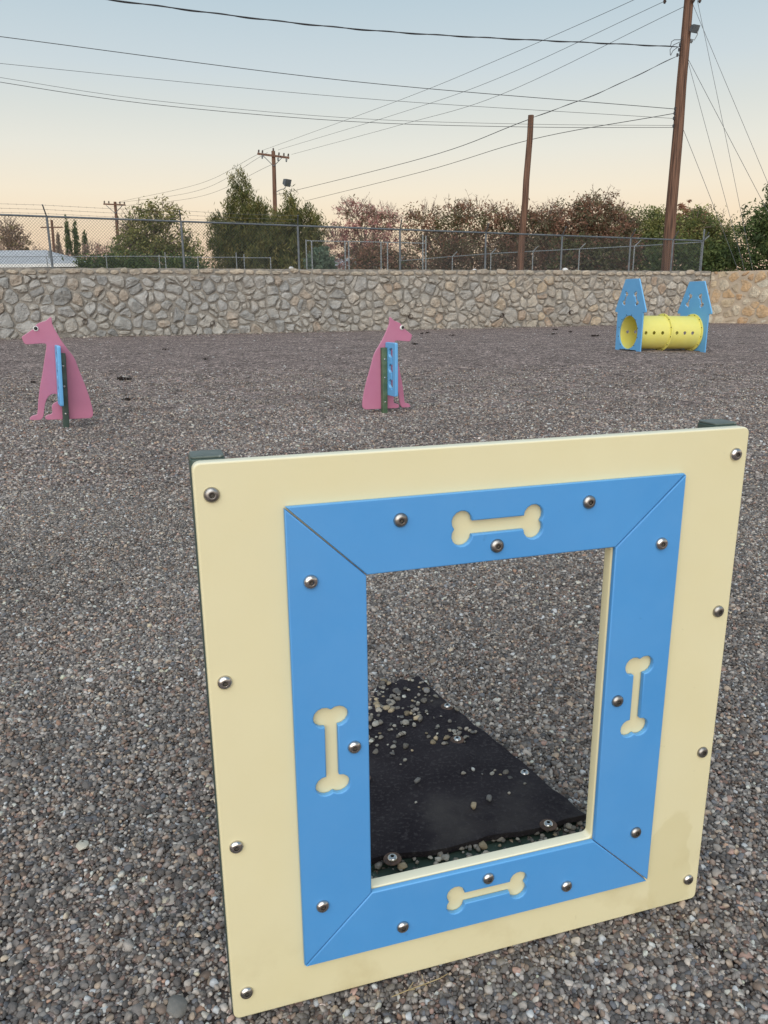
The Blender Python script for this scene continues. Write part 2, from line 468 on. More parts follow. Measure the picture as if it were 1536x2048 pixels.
# ------------------------------------------------------------------ ground
def hmap(x, y):
    """gentle unevenness of the raked gravel (metres)"""
    x = np.asarray(x, float); y = np.asarray(y, float)
    h = 0.008*np.sin(5.1*x + 1.3*np.sin(3.1*y)) * np.sin(4.3*y + 0.7) + 0.006*np.sin(11*x + 2.0)*np.sin(9.7*y + 1.1*np.sin(6*x))
    h = h + 0.005*np.sin(2.1*x - 1.7*y)
    fade = np.clip((60 - np.hypot(x, y)) / 50, 0, 1)
    h = h * fade * 1.5
    t = np.clip((x + 0.2691)*0.9578 + (y - 1.0598)*0.2874, 0, 0.949)      # level strip where the panel stands
    d2 = (x + 0.2691 - t*0.9578)**2 + (y - 1.0598 - t*0.2874)**2
    h = h*(1 - np.exp(-d2/0.03)) - 0.019*np.exp(-d2/0.011)
    h = h - 0.07*np.exp(-(((x - 7.9)/1.0)**2 + ((y - 19.0)/1.5)**2))
    for cx, cy, d, w in ((-0.50,1.63,0.022,0.10),(-0.36,1.62,0.016,0.06),(-0.45,1.35,0.016,0.07),(-0.30,1.40,0.016,0.06),(-0.65,2.2,0.02,0.12),(0.85,1.9,0.018,0.08),(-1.2,3.0,0.025,0.15),(0.3,2.9,0.02,0.15)):
        h = h - d*np.exp(-((x-cx)**2 + (y-cy)**2)/(w*w))
    return h

xs = np.unique(np.concatenate([np.linspace(-400, -30, 12), np.linspace(-30, -5, 60), np.linspace(-5, 5, 160), np.linspace(5, 30, 60), np.linspace(30, 400, 12)]))
ys = np.unique(np.concatenate([np.linspace(-300, -5, 10), np.linspace(-5, 0.5, 14), np.linspace(0.5, 9, 140), np.linspace(9, 46, 80)]))
gx, gy = np.meshgrid(xs, ys)
gz = hmap(gx, gy)
nx_, ny_ = len(xs), len(ys)
ii = np.arange(nx_*ny_).reshape(ny_, nx_)
faces = np.stack([ii[:-1,:-1], ii[:-1,1:], ii[1:,1:], ii[1:,:-1]], -1).reshape(-1, 4)
me = bpy.data.meshes.new('ground')
me.from_pydata(np.stack([gx, gy, gz], -1).reshape(-1, 3).tolist(), [], faces.tolist())
me.shade_smooth()
ground = tag(obj('ground', me, M['gravel']), 'grey pea gravel ground of the dog yard', None, kind='structure')

# mat outline on the ground, where no pebble bed lies on top
MAT_POLY = [(-0.15, 1.375), (0.464, 1.548), (0.113, 2.285), (-0.02, 2.24)]
def in_poly(x, y, poly, grow=0.0):
    inside = np.zeros(x.shape, bool)
    cx = sum(p[0] for p in poly)/len(poly); cy = sum(p[1] for p in poly)/len(poly)
    P = []
    for a, b in poly:
        L = math.hypot(a-cx, b-cy); P.append((a + (a-cx)/L*grow, b + (b-cy)/L*grow))
    j = len(P) - 1
    for i in range(len(P)):
        xi, yi = P[i]; xj, yj = P[j]
        cond = ((yi > y) != (yj > y)) & (x < (xj - xi)*(y - yi)/(yj - yi + 1e-12) + xi)
        inside ^= cond; j = i
    return inside

PAL = (1.66*np.array([1.06,1.0,0.965]))*np.array([(0.058,0.056,0.058),(0.085,0.083,0.085),(0.115,0.11,0.11),(0.15,0.145,0.14),(0.20,0.195,0.19),(0.105,0.08,0.066),(0.15,0.115,0.095),(0.235,0.19,0.145),(0.155,0.10,0.085),(0.075,0.085,0.105),(0.29,0.275,0.255),(0.42,0.41,0.39),(0.21,0.125,0.085)])
PW = np.array([0.13,0.15,0.16,0.14,0.11,0.07,0.065,0.045,0.035,0.05,0.040,0.012,0.006]); PW = PW/PW.sum()
PAL = 0.72*PAL + 0.28*PAL.mean(1, keepdims=True)*np.array([1.02, 1.0, 0.985])
PAL = PAL*0.95*np.array([1.05, 1.0, 0.94])

def pebble_points(y0, y1, pitch, layers, side=0.56, pad=0.35):
    P = []
    for l in range(layers):
        yy = np.arange(y0, y1, pitch*0.9)
        xm = side*y1 + pad
        xx = np.arange(-xm, xm, pitch)
        X, Y = np.meshgrid(xx, yy)
        X = X + (np.arange(len(yy)) % 2)[:, None]*pitch*0.5
        X = X + RNG.uniform(-0.42, 0.42, X.shape)*pitch + l*pitch*0.37
        Y = Y + RNG.uniform(-0.42, 0.42, Y.shape)*pitch + l*pitch*0.41
        X, Y = X.ravel(), Y.ravel()
        k = np.abs(X) < side*Y + pad
        P.append(np.stack([X[k], Y[k], np.full(k.sum(), l*1.0)], 1))
    return np.concatenate(P)

def pebble_tree(name, n_var=6):
    ng = bpy.data.node_groups.new(name, 'GeometryNodeTree')
    ng.interface.new_socket('Geometry', in_out='INPUT', socket_type='NodeSocketGeometry')
    ng.interface.new_socket('Geometry', in_out='OUTPUT', socket_type='NodeSocketGeometry')
    n = ng.nodes; L = ng.links.new
    gi = n.new('NodeGroupInput'); go = n.new('NodeGroupOutput')
    join = n.new('GeometryNodeJoinGeometry')
    for v in range(n_var):
        ico = n.new('GeometryNodeMeshIcoSphere'); ico.inputs['Radius'].default_value = 0.5; ico.inputs['Subdivisions'].default_value = 2
        pos = n.new('GeometryNodeInputPosition')
        add = n.new('ShaderNodeVectorMath'); add.operation = 'ADD'; add.inputs[1].default_value = (v*3.7, v*1.9, v*5.1)
        nz = n.new('ShaderNodeTexNoise'); nz.inputs['Scale'].default_value = 1.7; nz.inputs['Detail'].default_value = 1.0
        sub = n.new('ShaderNodeVectorMath'); sub.operation = 'SUBTRACT'; sub.inputs[1].default_value = (0.5, 0.5, 0.5)
        scl = n.new('ShaderNodeVectorMath'); scl.operation = 'SCALE'; scl.inputs['Scale'].default_value = 0.62
        sp = n.new('GeometryNodeSetPosition'); ss = n.new('GeometryNodeSetShadeSmooth')
        sm = n.new('GeometryNodeSetMaterial'); sm.inputs['Material'].default_value = M['pebble']
        g2 = n.new('GeometryNodeGeometryToInstance')
        L(pos.outputs[0], add.inputs[0]); L(add.outputs[0], nz.inputs['Vector']); L(nz.outputs['Color'], sub.inputs[0]); L(sub.outputs[0], scl.inputs[0])
        L(ico.outputs[0], sp.inputs['Geometry']); L(scl.outputs[0], sp.inputs['Offset'])
        L(sp.outputs[0], ss.inputs['Geometry'] if 'Geometry' in ss.inputs else ss.inputs[0]); L(ss.outputs[0], sm.inputs['Geometry']); L(sm.outputs[0], g2.inputs[0]); L(g2.outputs[0], join.inputs[0])
    iop = n.new('GeometryNodeInstanceOnPoints'); iop.inputs['Pick Instance'].default_value = True
    def na(nm, dt):
        a = n.new('GeometryNodeInputNamedAttribute'); a.data_type = dt; a.inputs['Name'].default_value = nm
        return a.outputs['Attribute']
    e2r = n.new('FunctionNodeEulerToRotation')
    L(na('rot', 'FLOAT_VECTOR'), e2r.inputs[0])
    L(gi.outputs[0], iop.inputs['Points']); L(join.outputs[0], iop.inputs['Instance'])
    L(na('pick', 'INT'), iop.inputs['Instance Index']); L(e2r.outputs[0], iop.inputs['Rotation']); L(na('scl', 'FLOAT_VECTOR'), iop.inputs['Scale'])
    L(iop.outputs[0], go.inputs[0])
    return ng
PTREE = pebble_tree('pebble_scatter')

def pebble_object(name, X, Y, Z, size, label, flat=(0.55, 0.85), colors=None, tilt=0.5):
    n = len(X)
    me = bpy.data.meshes.new(name)
    me.vertices.add(n)
    me.vertices.foreach_set('co', np.stack([X, Y, Z], 1).astype(np.float32).ravel())
    def at(nm, ty, arr, key):
        a = me.attributes.new(nm, ty, 'POINT'); a.data.foreach_set(key, np.ascontiguousarray(arr).ravel())
    at('rot', 'FLOAT_VECTOR', np.stack([RNG.normal(0, tilt, n), RNG.normal(0, tilt, n), RNG.uniform(0, 6.283, n)], 1).astype(np.float32), 'vector')
    a = size*RNG.uniform(0.95, 1.35, n); b = size*RNG.uniform(0.75, 1.05, n); c = size*RNG.uniform(flat[0], flat[1], n)
    at('scl', 'FLOAT_VECTOR', np.stack([a, b, c], 1).astype(np.float32), 'vector')
    at('pick', 'INT', RNG.integers(0, 6, n).astype(np.int32), 'value')
    cl = PAL[RNG.choice(len(PAL), n, p=PW)] if colors is None else colors
    cl = np.clip(cl * np.exp(RNG.normal(0, 0.3, (n, 1))) * (1 + 0.13*np.sin(1.9*X + 1.1*np.sin(1.3*Y)) * np.sin(1.4*Y + 0.6))[:, None], 0.02, 0.52)
    at('pcol', 'FLOAT_COLOR', np.concatenate([cl, np.ones((n, 1))], 1).astype(np.float32), 'color')
    o = obj(name, me)
    md = o.modifiers.new('scatter', 'NODES'); md.node_group = PTREE
    return tag(o, label, kind='stuff')

# near bed, every pebble a body of its own
P = pebble_points(0.72, 5.2, 0.0098, 2, pad=0.62)
P = P[RNG.uniform(0, 1, len(P)) < np.clip((5.3 - P[:,1])/1.0, 0, 1)]
keep = ~in_poly(P[:,0], P[:,1], MAT_POLY, -0.012)
P = P[keep]
sz = np.clip(RNG.lognormal(math.log(0.0095), 0.32, len(P)), 0.005, 0.024)
pebble_object('gravel', P[:,0], P[:,1], hmap(P[:,0], P[:,1]) + RNG.uniform(-0.0035, 0.0042, len(P)) + P[:,2]*0.0046 - 0.002, sz, 'loose grey and brown pea gravel around the yellow panel')
# farther bed, coarser scatter
P = pebble_points(4.5, 15.0, 0.024, 1, pad=0.5)
P = P[RNG.uniform(0, 1, len(P)) < np.clip((15.5 - P[:,1])/9.0, 0, 1)]
sz = np.clip(RNG.lognormal(math.log(0.0165), 0.3, len(P)), 0.008, 0.036)
pebble_object('gravel', P[:,0], P[:,1], hmap(P[:,0], P[:,1]) + RNG.uniform(-0.003, 0.003, len(P)), sz, 'pea gravel spreading from the yellow panel to the pink dogs', colors=PAL[RNG.choice(len(PAL), len(P), p=PW)]*np.array([1.0, 0.985, 0.985]))

# ground level behind the retaining walls
me = bpy.data.meshes.new('raised_ground')
_dw = Vector((0.94062, 0.33946, 0)); _nb = Vector((-0.33946, 0.94062, 0)); _dr = Vector((0.70, -0.71414, 0))
_A = Vector((-14.24, 29.41, 0)); _B = Vector((16.6, 40.54, 0))
_pts = [_A - _dw*300 + _nb*0.3, _B + _nb*0.3 + _dw*0.3, _B + _dr*200 + _dw*0.3, Vector((900, -150, 0)), Vector((900, 1500, 0)), Vector((-1200, 1500, 0)), Vector((-1200, 200, 0))]
me.from_pydata([(p.x, p.y, 2.15) for p in _pts], [], [tuple(range(len(_pts)))])
M['earth'] = pmat('dry_earth', (0.19, 0.15, 0.11), (0.25, 0.20, 0.15), 0.3, 0.95, coord='Object')
tag(obj('terrain', me, M['earth']), 'dry earth behind the stone retaining wall', kind='structure')

# ------------------------------------------------------------------ stone walls
def clip_poly(poly, px, py, nx, ny):
    out = []
    m = len(poly)
    for i in range(m):
        a = poly[i]; b = poly[(i+1) % m]
        da = (a[0]-px)*nx + (a[1]-py)*ny; db = (b[0]-px)*nx + (b[1]-py)*ny
        if da <= 0: out.append(a)
        if (da < 0 < db) or (db < 0 < da):
            t = da/(da-db); out.append((a[0]+(b[0]-a[0])*t, a[1]+(b[1]-a[1])*t))
    return out

def stone_cells(x0, x1, z0, z1, cw, ch, gap, rng, drop=0.1, jit=0.36, zscale=1.0):
    seeds = []
    nr = max(1, round((z1-z0)/ch))
    rh = (z1-z0)/nr
    for r in range(-1, nr+1):
        x = x0 - cw + rng.uniform(0, cw)
        while x < x1 + cw:
            if rng.uniform() > drop or r < 0 or r >= nr:
                seeds.append((x + rng.normal(0, jit)*cw*0.4, z0 + (r+0.5)*rh + rng.uniform(-jit, jit)*rh))
            if rng.uniform() < 0.22: seeds.append((x + rng.uniform(-.5, .5)*cw, z0 + (r+rng.uniform(0, 1))*rh))
            x += cw*rng.uniform(0.72, 1.5)
    S = np.array(seeds)
    Wt = rng.normal(0, 0.018, len(S))
    cells = []
    for i, s in enumerate(S):
        if not (x0 - 0.1 < s[0] < x1 + 0.1 and z0 - 0.12 < s[1] < z1 + 0.12): continue
        d2 = ((S - s)**2 @ np.array([1, 1.0])); near = np.argsort(d2)[1:22]
        poly = [(x0, z0), (x1, z0), (x1, z1), (x0, z1)]
        for j in near:
            v = S[j] - s; L = math.hypot(*v)
            if L < 1e-6: continue
            mx, mz = s + v*min(0.8, max(0.2, 0.5 + (Wt[i]-Wt[j])/(L*L))) - v/L*gap/2*rng.uniform(0.15, 2.2)
            poly = clip_poly(poly, mx, mz, v[0]/L, v[1]/L)
            if len(poly) < 3: break
        if len(poly) >= 3: cells.append(poly)
    return cells

def area(poly):
    return abs(sum(poly[i-1][0]*poly[i][1] - poly[i][0]*poly[i-1][1] for i in range(len(poly)))) / 2

def stone_mesh(poly, depth, rng, flat=False):
    """one rough stone: outline bedded in the mortar, split faces in front; origin at its centre"""
    cx = sum(p[0] for p in poly)/len(poly); cz = sum(p[1] for p in poly)/len(poly)
    q = [(x-cx, z-cz) for x, z in poly]
    out = []
    m = len(q)
    for i in range(m):               # cut the corners, roughen the edges
        a, b = q[i], q[(i+1) % m]
        L = math.hypot(b[0]-a[0], b[1]-a[1])
        if L < 0.03: continue
        f = min(0.26, 0.035/L + 0.06)
        nxn, nzn = (b[1]-a[1])/L, -(b[0]-a[0])/L
        for t in ((f, 0.5, 1-f) if L > 0.22 else (f, 1-f)):
            w_ = rng.normal(0, 0.045)*L if t == 0.5 else 0
            out.append((a[0]+(b[0]-a[0])*t + nxn*w_, a[1]+(b[1]-a[1])*t + nzn*w_))
    q = out
    n = len(q)
    R = max(0.05, math.sqrt(area(q)/math.pi)) if n > 2 else 0.05
    q = [(x + rng.normal(0, 0.035)*R, z + rng.normal(0, 0.035)*R) for x, z in q]
    tx, tz = rng.normal(0, 0.16), rng.normal(0, 0.16)
    V = [(x, 0.03, z) for x, z in q]
    k1 = 0.93 if flat else rng.uniform(0.84, 0.93)
    k2 = 0.6
    V += [(x*k1, -depth*rng.uniform(0.55, 0.95), z*k1) for x, z in q]
    V += [(x*k2 + rng.normal(0, .03)*R, -depth*rng.uniform(0.85, 1.2) - (tx*x + tz*z)*k2*(0.25 if flat else 1), z*k2 + rng.normal(0, .03)*R) for x, z in q]
    V += [(rng.normal(0, .1)*R, -depth*rng.uniform(0.9, 1.25), rng.normal(0, .1)*R)]
    F = []
    for r in range(2):
        for k in range(n):
            k2_ = (k+1) % n
            F.append((r*n+k, r*n+k2_, (r+1)*n+k2_, (r+1)*n+k))
    for k in range(n): F.append((2*n+k, 2*n+(k+1) % n, 3*n))
    return cx, cz, V, F

def build_wall(label, loc, rotz, L0, L1, H, cw, ch, gap, mats, rng, depth, flat, coping, pipes=(), cap_h=0.26):
    # rough mortar body
    body = MB()
    nx, nz = int((L1-L0)/0.25), 10
    X = np.linspace(L0, L1, nx+1); Zs = np.linspace(-0.25, H, nz+1)
    V = []
    for z in Zs:
        for x in X:
            w = 0.018*noise.noise(Vector((x*1.7, z*1.7, 3.1))) + 0.01*noise.noise(Vector((x*5, z*5, 1)))
            V.append((x, w, z + (0.035*noise.noise(Vector((x*2.1, 0, 7))) if z == Zs[-1] else 0)))
    F = [(r*(nx+1)+c, r*(nx+1)+c+1, (r+1)*(nx+1)+c+1, (r+1)*(nx+1)+c) for r in range(nz) for c in range(nx)]
    body.add(V, F)
    top = [(x, 0.0, 0) for x in X]
    base = nz*(nx+1)
    o = len(body.v)
    body.v += [(x, 0.5, H - 0.01) for x in X]
    body.f += [(base+c, base+c+1, o+c+1, o+c) for c in range(nx)]
    o2 = len(body.v)
    body.v += [(L0, 0.5, -0.25), (L1, 0.5, -0.25)]
    body.f += [tuple([o2+1, o2] + [o+c for c in range(nx+1)])]
    body.f += [tuple([r*(nx+1) for r in range(nz+1)] + [o, o2])[::-1], tuple([r*(nx+1)+nx for r in range(nz+1)] + [o+nx, o2+1])]
    wall = obj('stone_wall', body.mesh('stone_wall'), mats[1], None, loc, (0, 0, rotz))
    tag(wall, label, 'wall', kind='thing')
    cells = stone_cells(L0, L1, -0.06, H - (cap_h if coping else 0.0), cw, ch, gap, rng)
    for px_, pz_ in pipes:           # leave room round the weep pipes
        cells = [c for c in cells if not (abs(sum(p[0] for p in c)/len(c) - px_) < 0.13 and abs(sum(p[1] for p in c)/len(c) - pz_) < 0.13)]
    cells.sort(key=area, reverse=True)
    rest = MB()
    for i, c in enumerate(cells):
        if area(c) < 0.008: continue
        cx, cz, V, F = stone_mesh(c, depth*rng.uniform(0.55, 1.35), rng, flat)
        if i < 300:
            mb = MB(); mb.add(V, F)
            obj('stone', mb.mesh('stone'), mats[0], wall, (cx, 0, cz))
        else:
            rest.add([(x+cx, y, z+cz) for x, y, z in V], F)
    if rest.v: tag(obj('stone_rest', rest.mesh('stone_rest'), mats[0], wall), kind='stuff')
    if coping:                        # irregular flat stones bedded along the top edge
        x = L0
        while x < L1 - 0.2:
            w = rng.uniform(0.28, 0.7); w = min(w, L1 - x)
            h = rng.uniform(0.12, 0.22)
            z0 = H - cap_h + rng.uniform(0.02, 0.10)
            poly = [(x+0.02, z0+rng.uniform(0, .05)), (x+w*0.5, z0 - rng.uniform(0, .03)), (x+w-0.02, z0+rng.uniform(0, .05)), (x+w-0.03, z0+h*rng.uniform(.7, 1)), (x+w*0.55, z0+h*rng.uniform(.95, 1.12)), (x+0.03, z0+h*rng.uniform(.7, 1))]
            cx, cz, V, F = stone_mesh(poly, depth*rng.uniform(0.5, 1.0), rng, True)
            mb = MB(); mb.add(V, F)
            obj('coping_stone', mb.mesh('coping_stone'), M['coping'], wall, (cx, 0, cz))
            x += w
    for px_, pz_ in pipes:
        mb = MB(); mb.lathe([(0.085, 0.0), (0.098, 0.0), (0.098, 0.35), (0.085, 0.35), (0.085, 0.0)], 16)
        pm = mb.mesh('drain_pipe', 40)
        p = obj('drain_pipe', pm, M['clay'], wall, (px_, -0.10, pz_), (rad(-90), 0, 0))
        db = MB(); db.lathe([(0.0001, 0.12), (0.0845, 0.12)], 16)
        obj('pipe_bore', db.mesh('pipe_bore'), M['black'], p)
    return wall

build_wall('long grey rubble stone retaining wall below the chain link fence', tuple(_A), math.atan2(0.33946, 0.94062), -3.5, 32.75, 2.54, 0.44, 0.335, 0.036, (M['stone'], M['mortar']), np.random.default_rng(5), 0.085, False, True,
           pipes=[(3.03, 0.58), (7.84, 0.42), (12.26, 0.59), (16.45, 0.57), (20.97, 0.56), (24.66, 0.64), (-1.2, 0.5)])
build_wall('tan flagstone wall with wide mortar joints at the right end', tuple(_B + _nb*0.02), math.atan2(-0.71414, 0.70), 0.02, 9.0, 2.50, 0.50, 0.40, 0.085, (M['stone_tan'], M['mortar_tan']), np.random.default_rng(9), 0.045, True, False)

# ------------------------------------------------------------------ chain link fences
def chain_mesh(pts_bottom, pts_top, pitch, r):
    """diamond mesh between a bottom and a top polyline (same count), as crossing wires"""
    mb = MB()
    for i in range(len(pts_top)-1):
        a0, a1 = Vector(pts_bottom[i]), Vector(pts_bottom[i+1]); b0, b1 = Vector(pts_top[i]), Vector(pts_top[i+1])
        L = (a1-a0).length; Hh = ((b0-a0).length + (b1-a1).length)/2
        def P(s, z):
            t = s/L; return a0.lerp(a1, t).lerp(b0.lerp(b1, t), z/Hh)
        n = int((L+Hh)/pitch)+1
        for k in range(-int(Hh/pitch)-1, n):
            for sg in (1, -1):
                s0 = k*pitch if sg == 1 else k*pitch + Hh
                # param z from 0..H, s = s0 + sg*z
                zlo, zhi = 0.0, Hh
                if sg == 1: zlo = max(zlo, -s0); zhi = min(zhi, L-s0)
                else: zlo = max(zlo, s0-L); zhi = min(zhi, s0)
                if zhi - zlo < 0.02: continue
                mb.tube([P(s0+sg*zlo, zlo), P(s0+sg*zhi, zhi)], r, 3, False)
    return mb.mesh('chain_link')

def fence(label, posts, z_base, z_rail, pitch, mats, wire_r=0.005, post_r=0.035, rail_r=0.025, arm=None, barbs=None, mid=None, post_extra=None, group=None):
    """posts: [(x, y)], z_rail: one height per post"""
    p0 = Vector((posts[0][0], posts[0][1], 0))
    root = empty('chain_link_fence', p0)
    tag(root, label, 'fence', group)
    loc = [Vector((x, y, 0)) - p0 for x, y in posts]
    for i, (p, zr) in enumerate(zip(loc, z_rail)):
        ex = post_extra[i] if post_extra else 0.0
        mb = MB(); mb.tube([p + Vector((0, 0, z_base)), p + Vector((0, 0, zr + ex))], post_r, 8)
        po = obj('post', mb.mesh('post', 40), mats[0], root)
        if arm:
            mb = MB(); q = p + Vector((0, 0, zr))
            mb.tube([q, q + Vector(arm)], 0.026, 6)
            obj('barb_arm', mb.mesh('barb_arm', 40), mats[0], po)
    mb = MB(); mb.tube([p + Vector((0, 0, zr)) for p, zr in zip(loc, z_rail)], rail_r, 8)
    obj('top_rail', mb.mesh('top_rail', 40), mats[0], root)
    if mid is not None:
        mb = MB(); mb.tube([p + Vector((0, 0, zr - mid)) for p, zr in zip(loc, z_rail)], rail_r*0.8, 8)
        obj('middle_rail', mb.mesh('middle_rail', 40), mats[0], root)
    if pitch:
        cm = chain_mesh([p + Vector((0, 0.04, z_base+0.03)) for p in loc], [p + Vector((0, 0.04, zr+0.03)) for p, zr in zip(loc, z_rail)], pitch, wire_r)
        tag(obj('chain_link', cm, M['wire'], root), kind='stuff')
    if barbs:
        for f in (0.25, 0.6, 0.97):
            pts = []
            for k in range(barbs):
                a = loc[k] + Vector((0, 0, z_rail[k])) + Vector(arm)*f
                pts.append(a)
                if k < barbs-1:
                    b = loc[k+1] + Vector((0, 0, z_rail[k+1])) + Vector(arm)*f
                    pts.append(a.lerp(b, 0.5) - Vector((0, 0, 0.03)))
            mb = MB(); mb.tube(pts, 0.006, 4)
            for i in range(len(pts)-1):
                L = (pts[i+1]-pts[i]).length
                for s in np.arange(0.1, L, 0.28):
                    c = pts[i].lerp(pts[i+1], s/L)
                    mb.tube([c + Vector((0.01, 0, -0.028)), c + Vector((-0.01, 0, 0.028))], 0.004, 3)
            obj('barbed_wire', mb.mesh('barbed_wire'), M['wire'], root)
    return root

def on_wall(s, back=0.3):
    p = _A + _dw*s + _nb*back
    return (p.x, p.y)
_S = [-3.2, 2.09, 6.93, 11.6, 16.1, 20.23, 24.19, 28.01, 30.51, 32.36]
fence('main chain link fence with barbed wire arms along the top of the grey stone wall', [on_wall(s) for s in _S], 2.50, [4.39 - 0.0123*s for s in _S], 0.115,
      (M['galv_dark'],), wire_r=0.0052, post_r=0.045, rail_r=0.036, arm=(0.07, -0.42, 0.36), barbs=4, post_extra=[0]*9 + [0.55])
fence('chain link fence running back from the corner post behind the utility poles', [(16.15,40.95),(13.68,43.90),(11.30,46.30),(9.06,48.50),(6.86,50.80),(4.64,53.00),(1.30,57.00)], 2.15, [3.95,3.97,4.0,4.03,4.05,4.02,3.97], 0.16,
      (M['galv'],), wire_r=0.0035, post_r=0.036, rail_r=0.027, arm=(0.30, -0.10, 0.30))
fence('galvanised chain link enclosure with tall pale end posts behind the wall', [(-3.70,40.0),(-3.43,40.02),(-1.79,40.0),(-1.61,40.02),(-0.02,40.0),(0.30,40.02),(2.04,40.0),(2.19,40.02)], 2.15, [4.14,4.12,4.08,4.08,4.03,4.02,3.96,3.95], 0.14,
      (M['galv'],), wire_r=0.003, post_r=0.034, rail_r=0.02, post_extra=[0.04,0,0,0,0,0,0.40,0.36])
fence('low distant chain link fence in front of the house and pines', [(-24.5,48.0),(-19.82,48.0),(-16.30,48.0),(-13.17,48.0),(-12.83,48.1),(-10.89,48.0),(-8.60,48.0),(-8.16,48.1),(-6.58,48.0)], 2.15, [4.0,3.98,3.95,3.93,3.9,3.85,3.83,3.8,3.78], 0.16,
      (M['galv'],), wire_r=0.0035, post_r=0.03, rail_r=0.018, post_extra=[0,0.02,0.1,0.05,0.25,0.05,0.28,0.2,0.05])

# ------------------------------------------------------------------ the yellow agility panel
PY = 0.2915
root = empty('agility_panel', (-0.2691, 1.0598, 0), (rad(90), 0, PY))     # local X along panel, local Y up, local Z towards the camera
tag(root, 'square pale yellow agility panel with blue framed window standing in the gravel', 'agility panel')
PWD, PHT, TH, BT = 0.949, 0.984, 0.022, 0.0105
pm = plate('panel', [round_rect(0, -0.002, PWD, PHT, 0.012), round_rect(0.250, 0.2075, 0.688, 0.7925, 0.009)[::-1]], TH, 0.003)
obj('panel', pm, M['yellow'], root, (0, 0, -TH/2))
bo = [(0.126, 0.083), (0.818, 0.083), (0.818, 0.912), (0.126, 0.912)]
bi = [(0.2485, 0.206), (0.6895, 0.206), (0.6895, 0.7935), (0.2485, 0.7935)]
G = 0.0011
boards = {
 'bottom': ([(bo[0][0]+G*2, bo[0][1]), (bo[1][0]-G*2, bo[1][1]), (bi[1][0]-G, bi[1][1]-0), (bi[0][0]+G, bi[0][1])], bone(0.160, 0.058, 0.0115, 0.470, 0.147), [(0.305,0.119),(0.470,0.180),(0.634,0.120)]),
 'right': ([(bo[1][0], bo[1][1]+G*2), (bo[2][0], bo[2][1]-G*2), (bi[2][0], bi[2][1]-G), (bi[1][0], bi[1][1]+G)], bone(0.160, 0.058, 0.0105, 0.757, 0.499, math.pi/2), [(0.779,0.206),(0.715,0.499),(0.779,0.791)]),
 'top': ([(bo[2][0]-G*2, bo[2][1]), (bo[3][0]+G*2, bo[3][1]), (bi[3][0]+G, bi[3][1]), (bi[2][0]-G, bi[2][1])], bone(0.160, 0.058, 0.0115, 0.469, 0.853), [(0.304,0.877),(0.467,0.819),(0.631,0.878)]),
 'left': ([(bo[3][0], bo[3][1]-G*2), (bo[0][0], bo[0][1]+G*2), (bi[0][0], bi[0][1]+G), (bi[3][0], bi[3][1]-G)], bone(0.160, 0.058, 0.0105, 0.186, 0.497, math.pi/2), [(0.161,0.203),(0.223,0.499),(0.161,0.793)])}
def bolt_meshes(r):
    prof = [(r, 0.0), (r, r*0.10)]
    for k in range(1, 7):
        a = k/6*rad(62); prof.append((r*(math.cos(a)*1.0)**0.9 if k < 6 else r*0.42, r*0.10 + r*0.52*math.sin(a)/math.sin(rad(62))))
    prof += [(r*0.36, r*0.60), (r*0.35, r*0.28)]
    mb = MB(); mb.lathe(prof, 28)
    h = mb.mesh('bolt', 50)
    sb = MB()
    hexa = [(r*0.35*math.cos(rad(60*k)), r*0.35*math.sin(rad(60*k)), r*0.28) for k in range(6)]
    sb.add(hexa + [(0, 0, r*0.28)], [(k, (k+1) % 6, 6) for k in range(6)])
    sb.tube([(0, 0, r*0.25), (0, 0, r*0.5)], r*0.11, 8)
    return h, sb.mesh('hex_socket')
BH, BS = bolt_meshes(0.0116)
BH2 = BH.copy(); BH2.materials.append(pmat('dull_steel', (0.26, 0.24, 0.22), (0.46, 0.44, 0.42), 60, 0.36, 0.1, 200, 0.0005, metal=1.0))
def seat(): return (rad(random.uniform(-4, 4)), rad(random.uniform(-4, 4)), random.uniform(0, 6))
def bolt(parent, x, y, z, rot=(0, 0, 0), name='bolt'):
    o = obj(name, random.choice((BH, BH, BH2)), M['steel'], parent, (x, y, z), seat())
    if parent is root: obj('hex_socket', BS, M['socket'], o, (0, 0, 0), (0, 0, random.uniform(0, 1)))
    return o
for nm, (outl, bn, bolts) in boards.items():
    bmsh = plate('frame_board', [outl, bn], BT, 0.0022)
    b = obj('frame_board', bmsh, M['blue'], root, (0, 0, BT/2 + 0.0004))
    tag(b, f'blue {nm} board of the window frame with a bone cutout')
    for x, y in bolts:
        o = obj('bolt', random.choice((BH, BH, BH2)), M['steel'], b, (x, y, BT/2), seat())
        s = obj('bolt_socket', BS, M['socket'], b, (x, y, BT/2 + 0.0002), (0, 0, random.uniform(0, 1)))
for x in (0.0245, 0.9240):
    for y in (0.051, 0.347, 0.642, 0.937):
        bolt(root, x, y, 0.0, (0, 0, random.uniform(0, 6)))
for x0 in (0.000, 0.896):              # green square posts behind the panel, with flat caps
    pb = plate('post', [round_rect(0, 0, 0.05, 0.05, 0.007)], 1.10, 0.002)
    po = obj('post', pb, M['green'], root, (x0 - 0.001, 0.992 - 0.55, -TH - 0.0515 + 0.0), (rad(-90), 0, 0))
    po.location = (x0 - 0.001, 0.985 - 0.55, -TH - 0.001)
    cp = plate('cap', [round_rect(0.001, 0.001, 0.049, 0.049, 0.007)], 0.004, 0.0015)
    obj('cap', cp, M['cap'], po, (0, 0, 0.552))

